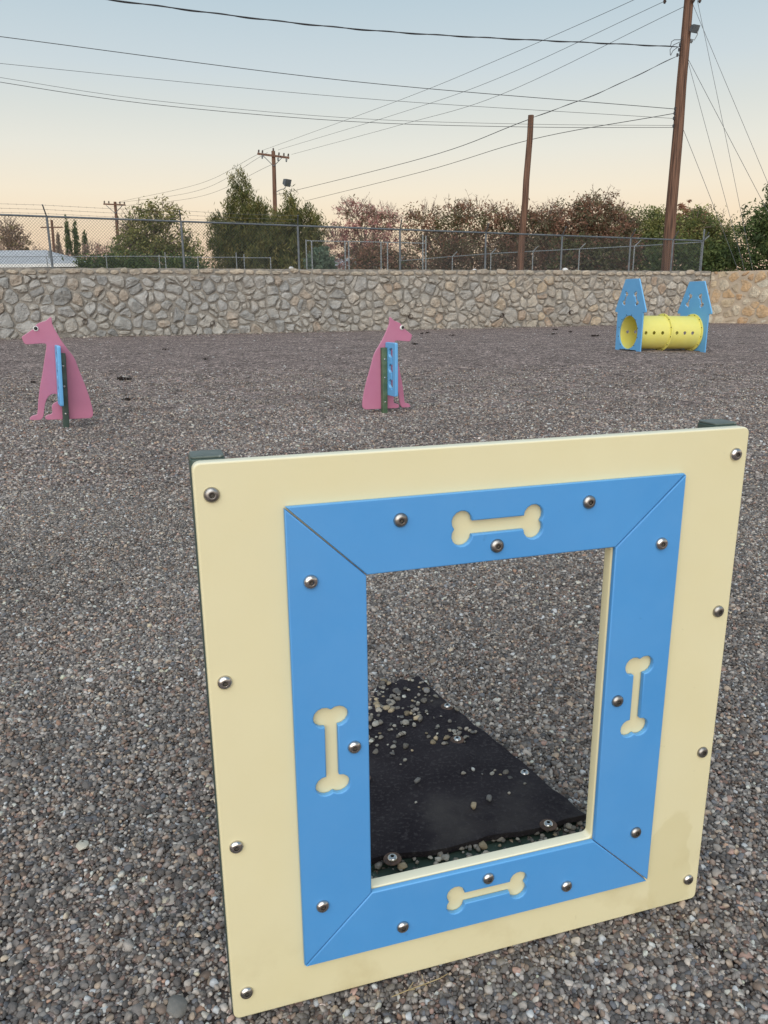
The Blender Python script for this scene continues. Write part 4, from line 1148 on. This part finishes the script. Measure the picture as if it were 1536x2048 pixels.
# ------------------------------------------------------------------ trees
TRNG = np.random.default_rng(21)
def tree(name, label, x, y, lobes, n, leaf, cols, zb=2.1, trunk_r=0.16, spread=0.16, clump=26, elong=1.6, bare=0, group=None, cat='tree', trunk_h=None, up=0.0, dens_top=1.0, twig_mat='bark', limbs=18, stems=1):
    """lobes: [(dx, dy, z, rx, ry, rz)] crown ellipsoids relative to the base; leaves gather in clumps"""
    r = empty(name, (x, y, zb))
    tag(r, label, cat, group)
    vol = np.array([l[3]*l[4]*l[5] for l in lobes])**0.75; vol = vol/vol.sum()
    nc = max(6, n//clump)
    li = TRNG.choice(len(lobes), nc, p=vol)
    d = TRNG.normal(size=(nc, 3)); d /= np.linalg.norm(d, axis=1)[:, None]
    rr = TRNG.uniform(0.12, 1.0, nc)**(1/2.2) * TRNG.uniform(0.86, 1.10, nc)
    Lb = np.array(lobes)[li]
    cen = Lb[:, :3] + d*rr[:, None]*Lb[:, 3:6]
    cen[:, 2] = np.maximum(cen[:, 2], 0.2)
    ztop = max(l[2]+l[5] for l in lobes)
    ci = TRNG.integers(0, nc, n)
    size_c = TRNG.uniform(0.55, 1.5, nc)*spread
    off = TRNG.normal(size=(n, 3)); off[:, 2] *= 0.75 + up
    pos = cen[ci] + off*size_c[ci][:, None]*np.mean([l[3] for l in lobes])
    pos[:, 2] = np.maximum(pos[:, 2], 0.05)
    nrm = TRNG.normal(size=(n, 3)); nrm /= np.linalg.norm(nrm, axis=1)[:, None]
    t = np.cross(nrm, TRNG.normal(size=(n, 3)))
    if up: t = t + np.array([0, 0, up])*2.0*np.linalg.norm(t, axis=1)[:, None]
    t /= np.linalg.norm(t, axis=1)[:, None]
    b_ = np.cross(nrm, t); b_ /= np.linalg.norm(b_, axis=1)[:, None]
    s = leaf*TRNG.uniform(0.55, 1.35, n)[:, None]
    V = np.stack([pos - t*s*elong*.5, pos + b_*s*.5*0.6, pos + t*s*elong*.5, pos - b_*s*.5*0.6], 1).reshape(-1, 3)
    me = bpy.data.meshes.new('crown')
    me.from_pydata(V.tolist(), [], np.arange(4*n).reshape(n, 4).tolist())
    cols = np.array(cols)
    cc = cols[TRNG.integers(0, len(cols), nc)][ci]
    if dens_top != 1.0: pass
    cc = cc*TRNG.uniform(0.72, 1.3, (n, 1))
    a = me.attributes.new('lcol', 'FLOAT_COLOR', 'POINT')
    a.data.foreach_set('color', np.repeat(np.concatenate([cc, np.ones((n, 1))], 1), 4, axis=0).astype(np.float32).ravel())
    obj('crown', me, M['leaf'], r)
    # trunk(s) and limbs reaching into the clumps
    mb = MB()
    th = trunk_h or ztop*0.72
    for k in range(stems):
        lean = Vector((TRNG.normal(0, .25)*(k > 0) * lobes[0][3], TRNG.normal(0, .2)*(k > 0), 0))
        pts = [Vector((0.06*k*lobes[0][3], 0, -0.2)).lerp(Vector((lobes[0][0]*0.5, 0, th)) + lean, q/6) + Vector((TRNG.normal(0, .05), TRNG.normal(0, .05), 0))*(q > 0) for q in range(7)]
        mb.tube(pts, [trunk_r*(1 - 0.13*q) for q in range(7)], 7)
    idx = TRNG.choice(nc, min(limbs, nc), replace=False)
    for k in idx:
        e = Vector(cen[k]); h0 = min(max(0.3, e.z*TRNG.uniform(0.35, 0.7)), th)
        st = Vector((lobes[0][0]*0.5*h0/th, 0, h0))
        mid_ = st.lerp(e, 0.5) + Vector((TRNG.normal(0, .12), TRNG.normal(0, .12), TRNG.uniform(-.1, .25)))
        mb.tube([st, mid_, e], [trunk_r*0.42, trunk_r*0.26, trunk_r*0.08], 5)
    obj('trunk', mb.mesh('trunk', 60), M['bark'] if not bare or twig_mat == 'bark' else M[twig_mat], r)
    if bare:                          # leafless twigs poking out
        mb = MB()
        for k in range(bare):
            l = lobes[TRNG.integers(0, len(lobes))]
            dd = Vector(TRNG.normal(size=3)); dd.z = abs(dd.z)*1.2 + 0.2; dd.normalize()
            p0 = Vector(l[:3]) + Vector((dd.x*l[3], dd.y*l[4], dd.z*l[5]))*TRNG.uniform(0.3, 0.8)
            p1 = Vector(l[:3]) + Vector((dd.x*l[3], dd.y*l[4], dd.z*l[5]))*TRNG.uniform(0.98, 1.28)
            jit_ = Vector(TRNG.normal(0, 0.10*l[3], 3))
            m1 = p0.lerp(p1, 0.5) + jit_*0.6
            mb.tube([p0, m1, p1 + jit_], [0.030, 0.020, 0.008], 4)
            for q in range(3):
                s0 = m1.lerp(p1 + jit_, TRNG.uniform(0.1, 0.9)); e0 = s0 + Vector((TRNG.normal(0, .2), TRNG.normal(0, .2), TRNG.uniform(0.05, .38)))*l[3]*0.35
                mb.tube([s0, e0], [0.014, 0.006], 3)
        obj('twigs', mb.mesh('twigs'), M[twig_mat] if twig_mat != 'bark' else M['bare_bark'], r)
    return r

OLIVE = [(0.197,0.211,0.072),(0.257,0.248,0.089),(0.151,0.167,0.065),(0.283,0.246,0.107)]
PINE = [(0.111,0.126,0.050),(0.148,0.162,0.059),(0.192,0.184,0.068),(0.090,0.101,0.046),(0.251,0.219,0.085)]
PINKL = [(0.607,0.329,0.300),(0.456,0.235,0.211),(0.729,0.472,0.391),(0.334,0.235,0.166),(0.273,0.235,0.150)]
REDB = [(0.301,0.167,0.112),(0.233,0.167,0.089),(0.178,0.181,0.085),(0.369,0.212,0.146),(0.164,0.151,0.085)]
BROWN = [(0.205,0.127,0.080),(0.287,0.163,0.101),(0.150,0.127,0.074),(0.123,0.127,0.062),(0.342,0.188,0.127)]
GREEN = [(0.243,0.259,0.092),(0.180,0.206,0.079),(0.317,0.309,0.118),(0.132,0.159,0.065)]
DARK = [(0.085,0.124,0.047),(0.119,0.162,0.059),(0.066,0.093,0.042),(0.165,0.198,0.072)]
PALE = [(0.595,0.406,0.322),(0.447,0.309,0.242),(0.327,0.266,0.174),(0.715,0.505,0.403)]
GT = 'trees behind the fence'

tree('olive_tree', 'bushy olive green tree with bare twigs on top, left of the pines', -15.3, 55, [(0,0,2.3,3.0,2.2,2.0),(-0.8,0,3.6,1.9,1.6,1.8),(0.6,0,4.5,1.5,1.4,1.25),(-1.9,0,2.6,1.5,1.4,1.5),(2.0,0,2.0,1.5,1.3,1.9)], 12000, 0.15, OLIVE, bare=80, group=GT, twig_mat='bare_bark', spread=0.13)
tree('pine_tree', 'tall pointed green pine in front of the crossarm pole', -10.1, 60, [(0.1,0,1.9,3.0,2.0,2.2),(-0.3,0,3.7,2.4,1.6,2.0),(0.1,0,5.4,1.5,1.1,1.8),(-0.05,0,7.2,0.75,0.6,1.55),(1.4,0,4.4,1.2,0.9,1.7),(-1.8,0,4.2,0.9,0.7,1.8)], 34000, 0.095, PINE, group=GT, up=0.6, elong=3.2, spread=0.10, trunk_r=0.2)
tree('pine_tree', 'shorter green pine right of the crossarm pole', -6.1, 58, [(0,0,1.9,2.3,1.6,2.1),(-2.0,0,1.9,1.7,1.3,2.2),(-1.6,0,3.4,1.1,1.0,1.6),(-0.7,0,3.6,1.6,1.2,2.0),(0.5,0,4.2,1.3,1.0,1.8),(-0.25,0,5.5,0.65,0.5,1.45),(1.5,0,3.6,0.75,0.5,1.9)], 30000, 0.095, PINE, group=GT, up=0.6, elong=3.2, spread=0.11)
tree('autumn_tree', 'loose pinkish autumn tree right of the pines', -1.3, 64, [(0,0,2.0,3.5,2.0,2.2),(0.2,0,4.3,2.4,1.7,1.9),(-0.8,0,5.6,1.6,1.3,1.35),(1.6,0,4.9,1.6,1.2,1.6),(-2.2,0,3.6,1.2,1.1,1.5)], 9500, 0.15, PINKL, group=GT, bare=150, spread=0.10, twig_mat='bare_bark', stems=3)
tree('autumn_tree', 'russet and olive autumn tree with a ragged top left of the leaning pole', 5.1, 62, [(0,0,2.0,4.3,2.4,2.3),(-1.8,0,4.5,2.0,1.5,1.9),(0.3,0,4.8,1.8,1.3,1.8),(2.2,0,4.8,1.8,1.4,1.9)], 14500, 0.145, REDB, group=GT, bare=130, spread=0.11, twig_mat='bare_bark', stems=3)
tree('autumn_tree', 'dark brown autumn tree just right of the leaning pole', 11.2, 63, [(0,0,2.2,3.8,2.2,2.4),(0.2,0,4.2,2.6,1.8,1.9),(-1.7,0,4.4,1.7,1.2,1.8),(1.7,0,4.8,1.6,1.2,1.6)], 14500, 0.145, BROWN, group=GT, bare=130, spread=0.11, stems=3)
tree('autumn_tree', 'reddish brown autumn tree with the highest ragged tops left of the tallest pole', 15.6, 61, [(0,0,2.2,3.8,2.2,2.4),(-0.9,0,4.3,2.4,1.7,2.0),(0.5,0,5.1,1.9,1.3,1.7),(2.1,0,4.2,1.5,1.0,1.7)], 20000, 0.15, [(0.288,0.156,0.102),(0.206,0.125,0.080),(0.132,0.125,0.074),(0.361,0.203,0.143),(0.241,0.209,0.129)], group=GT, bare=80, spread=0.11, stems=3)
tree('broadleaf_tree', 'rounded yellow green tree behind the foot of the tallest pole', 20.5, 63, [(0,0,2.2,2.7,1.8,2.4),(-0.4,0,4.1,2.1,1.5,1.8),(1.0,0,4.0,1.5,1.2,2.0)], 15000, 0.15, GREEN, group=GT, spread=0.12, stems=2)
tree('broadleaf_tree', 'green tree with brown leaf tufts on top, right of the tallest pole', 23.4, 60, [(0,0,2.2,2.9,1.9,2.3),(-0.4,0,3.8,2.0,1.5,1.8),(1.3,0,3.4,1.6,1.2,1.8)], 15000, 0.15, GREEN + [(0.283,0.213,0.115)], group=GT, spread=0.12, stems=2, bare=20)
tree('autumn_tree', 'small brown tufted treetop above the green trees beside the tallest pole', 23.2, 62, [(0,0,5.3,0.75,0.7,1.1),(0.9,0,5.0,0.7,0.7,0.85),(-0.9,0,4.6,0.8,0.7,0.9)], 1900, 0.16, [(0.397,0.199,0.128),(0.311,0.160,0.102),(0.481,0.266,0.178)], group=GT, spread=0.16, trunk_r=0.1, limbs=10)
tree('conifer_tree', 'dark green conifer at the right edge of the view', 27.2, 56, [(0,0,2.0,3.4,2.4,2.2),(0.3,0,4.0,2.4,1.9,1.9),(0.4,0,5.8,1.4,1.3,1.8),(-1.7,0,3.9,1.1,1.0,1.35),(1.5,0,5,1.4,1.3,1.6)], 17000, 0.15, DARK, group=GT, up=0.3, elong=2.0, spread=0.11, trunk_r=0.22)
tree('broadleaf_tree', 'green filler tree between the tufted tree and the dark conifer', 25.6, 64, [(0,0,2.0,1.9,1.6,2.0),(0.2,0,3.4,1.3,1.2,1.4)], 6000, 0.16, [(0.234,0.230,0.100),(0.255,0.227,0.115),(0.171,0.177,0.078)], group=GT, spread=0.13, bare=20)
tree('sparse_tree', 'sparse leafy tree at the left edge above the house roof', -33.9, 75, [(0,0,3.6,2.1,1.6,2.4),(-0.3,0,5.4,1.4,1.2,1.4)], 3000, 0.18, [(0.367,0.266,0.190),(0.283,0.227,0.128),(0.453,0.320,0.255)], group=GT, bare=70, spread=0.12, twig_mat='bare_bark')
tree('bare_tree', 'pale bare shrubby tree in front of the cypresses', -33.3, 80, [(0,0,2.4,2.6,1.8,1.9),(1.9,0,2.6,1.8,1.5,1.6)], 2600, 0.18, PALE, group=GT, bare=120, spread=0.13, twig_mat='bare_bark', stems=3)
tree('bare_tree', 'pale bare shrubby tree beside the small far pole', -27.6, 80, [(0,0,2.6,2.4,1.8,2.2),(-0.9,0,3.6,1.4,1.2,1.5),(2.0,0,2.2,1.6,1.4,1.8)], 2600, 0.18, PALE, group=GT, bare=120, spread=0.13, twig_mat='bare_bark', stems=3)
tree('broadleaf_tree', 'low dark green tree behind the pale bare trees', -30.8, 86, [(0,0,2.2,3.6,2.0,1.9)], 5000, 0.2, OLIVE, group=GT, spread=0.13)
for lb, x, y, h, w_, cl in (('tallest dark cypress of the row on the left', -32.25, 84, 8.06, 0.40, DARK), ('second tallest cypress of the row on the left', -31.6, 84.5, 7.65, 0.40, DARK), ('shortest cypress at the right end of the row', -30.9, 85, 6.65, 0.42, DARK), ('faded greyish cypress at the left end of the row', -33.9, 85.5, 6.8, 0.36, [(0.283,0.240,0.178),(0.367,0.279,0.217)])):
    tree('cypress_tree', lb, x, y, [(0,0,h*0.30,w_*1.15,w_*1.15,h*0.32),(0,0,h*0.62,w_*0.85,w_*0.85,h*0.28),(0,0,h*0.85,w_*0.4,w_*0.4,h*0.15)], 3000, 0.13, cl, group='cypresses on the left', up=0.9, elong=2.4, spread=0.2, clump=5, trunk_r=0.09, limbs=4)
for lb, x, y, lobes, n, cl in (
    ('low dark green hedge beside the house roof', -16.9, 50.2, [(0,0,1.0,2.5,1.0,1.15),(1.5,0,1.2,1.5,1.0,1.0)], 6000, DARK),
    ('low dark shrub below the olive tree', -13.0, 51.5, [(0,0,1.0,2.0,1.0,1.05)], 4000, DARK),
    ('bluish green shrub at the left post of the enclosure', -3.7, 50, [(0,0,1.2,0.9,0.8,1.35)], 2600, [(0.157,0.220,0.154),(0.203,0.266,0.182)]),
    ('dusky low shrub below the pinkish tree', -0.1, 59.4, [(0,0,1.5,2.6,1.2,1.6)], 5000, BROWN),
    ('long dark brown thicket behind the leaning pole', 7.8, 59.2, [(-2.2,0,1.5,2.4,1.2,2.0),(2.0,0,1.6,2.6,1.2,2.1)], 9000, [(0.142,0.120,0.071),(0.170,0.133,0.082),(0.211,0.120,0.082)]),
    ('dark green and brown thicket left of the foot of the tallest pole', 14.7, 58.9, [(-1,0,1.6,2.4,1.2,2.2),(1.8,0,1.6,1.9,1.2,2.1)], 8000, [(0.127,0.120,0.066),(0.157,0.162,0.073),(0.242,0.133,0.090)]),
    ('dark shrub at the foot of the green trees by the corner post', 22.0, 57.5, [(-1.3,0,1.5,2.2,1.0,1.7),(2.0,0,1.5,2.2,1.0,1.7)], 7000, DARK)):
    tree('shrub', lb, x, y, lobes, n, 0.16, cl, group='shrubs behind the fence', cat='shrub', trunk_r=0.06, limbs=8, trunk_h=0.8, spread=0.12)

# ------------------------------------------------------------------ houses beyond
hr = empty('house', (-23.0, 51.5, 2.1))
tag(hr, 'low house with pale grey roof and white eaves at the left edge', 'house')
M['roof'] = pmat('pale_grey_shingles', (0.40, 0.41, 0.43), (0.50, 0.51, 0.53), 3, 0.85, 0.3, 20, 0.02)
M['wallpaint'] = pmat('cream_render', (0.42, 0.38, 0.32), (0.48, 0.44, 0.37), 1, 0.9)
mb = MB(); mb.box((-7, -1.2, 0), (3.7, 5.5, 1.36)); obj('wall', mb.mesh('wall'), M['wallpaint'], hr)
mb = MB()
mb.add([(-7.5,-1.7,1.55),(4.25,-1.7,1.52),(4.25,6,1.52),(-7.5,6,1.55),(-6.0,2.1,2.62),(0.9,2.1,2.60)], [(0,1,5,4),(1,2,5),(2,3,4,5),(3,0,4),(0,3,2,1)])
rf = obj('roof', mb.mesh('roof'), M['roof'], hr)
mb = MB(); mb.box((-7.55, -1.78, 1.36), (4.33, -1.70, 1.56)); mb.box((4.255, -1.70, 1.36), (4.33, 6.0, 1.56)); obj('fascia', mb.mesh('fascia'), M['white'], hr)
mb = MB(); mb.tube([(1.9, 0.0, 1.6), (1.9, 0.0, 2.45)], 0.05, 8); obj('vent_pipe', mb.mesh('vent_pipe', 40), M['galv'], rf)
h2 = empty('house', (-3.0, 74, 2.1))
tag(h2, 'white walled house glimpsed low between the pines and the pinkish tree', 'house')
mb = MB(); mb.box((-2.6, 0, 0), (2.6, 5, 2.3)); obj('wall', mb.mesh('wall'), M['white'], h2)
mb = MB(); mb.add([(-2.9,-0.3,2.3),(2.9,-0.3,2.3),(2.9,5.3,2.3),(-2.9,5.3,2.3),(-1.2,2.5,3.1),(1.2,2.5,3.1)], [(0,1,5,4),(1,2,5),(2,3,4,5),(3,0,4),(0,3,2,1)]); obj('roof', mb.mesh('roof'), M['roof'], h2)
mb = MB(); mb.box((-0.6, -0.03, 0.9), (0.5, 0.02, 1.9)); obj('window', mb.mesh('window'), M['galv_dark'], h2)

# ------------------------------------------------------------------ small things
def rock(name, label, loc, s, mat, seed, flat=0.6, cat='rock', group=None, sub=2):
    bm = bmesh.new(); bmesh.ops.create_icosphere(bm, subdivisions=sub, radius=1)
    for v in bm.verts:
        k = 1 + 0.28*noise.noise(v.co*1.3 + Vector((seed*3.1, seed, 2))) + 0.12*noise.noise(v.co*3.1 + Vector((seed, 5, 1)))
        v.co = Vector((v.co.x*s[0]*k, v.co.y*s[1]*k, v.co.z*s[2]*k))
    me = bpy.data.meshes.new(name); bm.to_mesh(me); bm.free(); shade(me, 30)
    return tag(obj(name, me, mat, None, loc, (0, 0, seed*1.3)), label, cat, group)
M['pale_rock'] = pmat('pale_rock', (0.42, 0.39, 0.32), (0.55, 0.52, 0.44), 30, 0.85, 0.4, 120, 0.002)
M['grey_rock'] = pmat('grey_rock', (0.14, 0.135, 0.125), (0.22, 0.205, 0.185), 18, 0.85, 0.5, 70, 0.004)
M['white_rock'] = pmat('white_plaster_lump', (0.62, 0.61, 0.60), (0.74, 0.73, 0.72), 8, 0.9, 0.3, 30, 0.01)
M['litter'] = pmat('dark_dead_leaves', (0.014, 0.010, 0.009), (0.035, 0.022, 0.017), 30, 0.85, 0.6, 60, 0.01)
ps = rock('pale_stone', 'pale flat stone with a dark hole lying left of the panel', (-0.685, 1.475, float(hmap(-0.685, 1.475)) + 0.012), (0.017, 0.014, 0.007), M['pale_rock'], 2.0, cat='stone')
mb = MB(); mb.lathe([(0.0001, 0.0), (0.0028, 0.0)], 10); obj('hole', mb.mesh('hole'), M['litter'], ps, (0.004, -0.004, 0.0068), (rad(15), rad(10), 0))
rock('grey_rock', 'rough grey rock half buried in the gravel near the lower left', (-0.375, 1.085, float(hmap(-0.375, 1.085)) + 0.006), (0.026, 0.018, 0.010), M['grey_rock'], 4.0)
rock('white_lump', 'white lump on the wall top right of the shorter pine', (-3.74, 33.42, 2.57), (0.12, 0.09, 0.085), M['white_rock'], 1.0, cat='lump')
rock('white_lump', 'flat pale lump on the wall top left of the leaning pole', (4.17, 36.25, 2.55), (0.11, 0.08, 0.045), M['white_rock'], 3.0, cat='lump')
rock('white_lump', 'white lump on the wall top between the two wooden poles', (8.61, 37.86, 2.57), (0.15, 0.10, 0.09), M['white_rock'], 5.0, cat='lump')
def clump(label, x, y, s):
    mb = MB()
    for k in range(16):
        a = TRNG.uniform(0, 6.28); r_ = s*TRNG.uniform(0, 1)
        c = Vector((math.cos(a)*r_*1.3, math.sin(a)*r_, s*0.18*TRNG.uniform(0.3, 1.2)))
        u = Vector(TRNG.normal(size=3)).normalized()*s*0.45; v_ = Vector(TRNG.normal(size=3)).normalized()*s*0.3
        mb.add([c-u, c+v_, c+u, c-v_, c+Vector((0, 0, s*0.2)), c-Vector((0, 0, s*0.1))], [(0,1,4),(1,2,4),(2,3,4),(3,0,4),(1,0,5),(2,1,5),(3,2,5),(0,3,5)])
    o = obj('leaf_clump', mb.mesh('leaf_clump'), M['litter'], None, (x, y, float(hmap(x, y)) + 0.012))
    tag(o, label, 'leaf clump', 'dark clumps on the gravel')
FAR = 'small dark clump of dead leaves lying on the far gravel near the wall'
for x, y, s, lb in [(-4.16,12.55,.085,'dark leaf clump right of the left pink dog, larger and higher of a pair'),(-4.40,13.1,.05,'small dark clump just behind the larger leaf clump right of the left dog'),(-3.30,10.0,.055,'dark leaf clump right of the left pink dog, nearest to the camera'),(-5.58,12.45,.05,'dark leaf clump left of the front leg of the left pink dog'),(-5.12,11.7,.04,'small dark clump between the left pink dog neck and front leg'),
                    (1.78,31.1,.09,FAR),(6.21,28.6,.1,FAR),(7.21,33,.1,FAR),(7.21,30.2,.09,FAR),(7.21,26.7,.11,'largest dark clump on the gravel just left of the crawl tunnel'),(2.51,28.2,.08,FAR),(0.93,22.5,.09,'dark clump on the gravel just right of the snout of the middle dog'),(1.54,30.2,.1,FAR),(-5.88,21.3,.07,'small dark clump on the open gravel behind the left dog, highest in the left half'),(-3.91,17.3,.06,'small dark clump on the open gravel midway between the two pink dogs')]:
    clump(lb, x, y, s)
# pale chips scattered on the far gravel
n = 340
yy = RNG.uniform(6, 33, n); xx = RNG.uniform(-0.5, 0.5, n)*yy*1.02
s_ = RNG.uniform(0.02, 0.05, n)*(0.5 + yy/40)
pebble_object('stone_chips', xx, yy, hmap(xx, yy) + 0.004, s_, 'white stone chips scattered thinly over the far gravel', colors=np.tile(np.array([(0.62,0.6,0.56)]), (n, 1)), flat=(0.3, 0.5), tilt=0.2)
# rubble apron along the foot of the grey wall
n = 2600
s0 = RNG.uniform(-3, 32.5, n); dd = RNG.exponential(0.22, n)
xx = -14.24 + 0.94062*s0 + 0.33946*(dd + 0.06); yy = 29.41 + 0.33946*s0 - 0.94062*(dd + 0.06)
pebble_object('rubble', xx, yy, hmap(xx, yy) + 0.005, np.clip(RNG.lognormal(math.log(0.055), 0.5, n), 0.02, 0.19), 'broken stone rubble along the foot of the grey wall', colors=np.array([(0.20,0.17,0.145),(0.25,0.21,0.175),(0.15,0.13,0.115),(0.30,0.26,0.215)])[RNG.integers(0, 4, n)], flat=(0.3, 0.6), tilt=0.3)
# dry stalk at the foot of the panel
st = MB()
c = [Vector((0.005, 1.105, -0.004)), Vector((0.035, 1.115, 0.0)), Vector((0.065, 1.128, -0.001)), Vector((0.095, 1.137, 0.003))]
st.tube([p - c[0] for p in c], 0.0009, 5)
for k, (dx, dy, dz) in enumerate(((0.012, -0.006, 0.008), (-0.004, 0.01, 0.012), (0.014, 0.004, 0.006), (0.010, 0.008, 0.010), (0.004, -0.010, 0.008))):
    b0 = c[1 + k % 3] - c[0]; st.tube([b0, b0 + Vector((dx, dy, dz))], 0.0006, 4)
tag(obj('dry_stalk', st.mesh('dry_stalk'), pmat('straw', (0.36, 0.27, 0.13), (0.44, 0.34, 0.18), 40, 0.8), None, tuple(c[0])), 'thin dry straw stalk on the gravel below the panel', 'stalk')
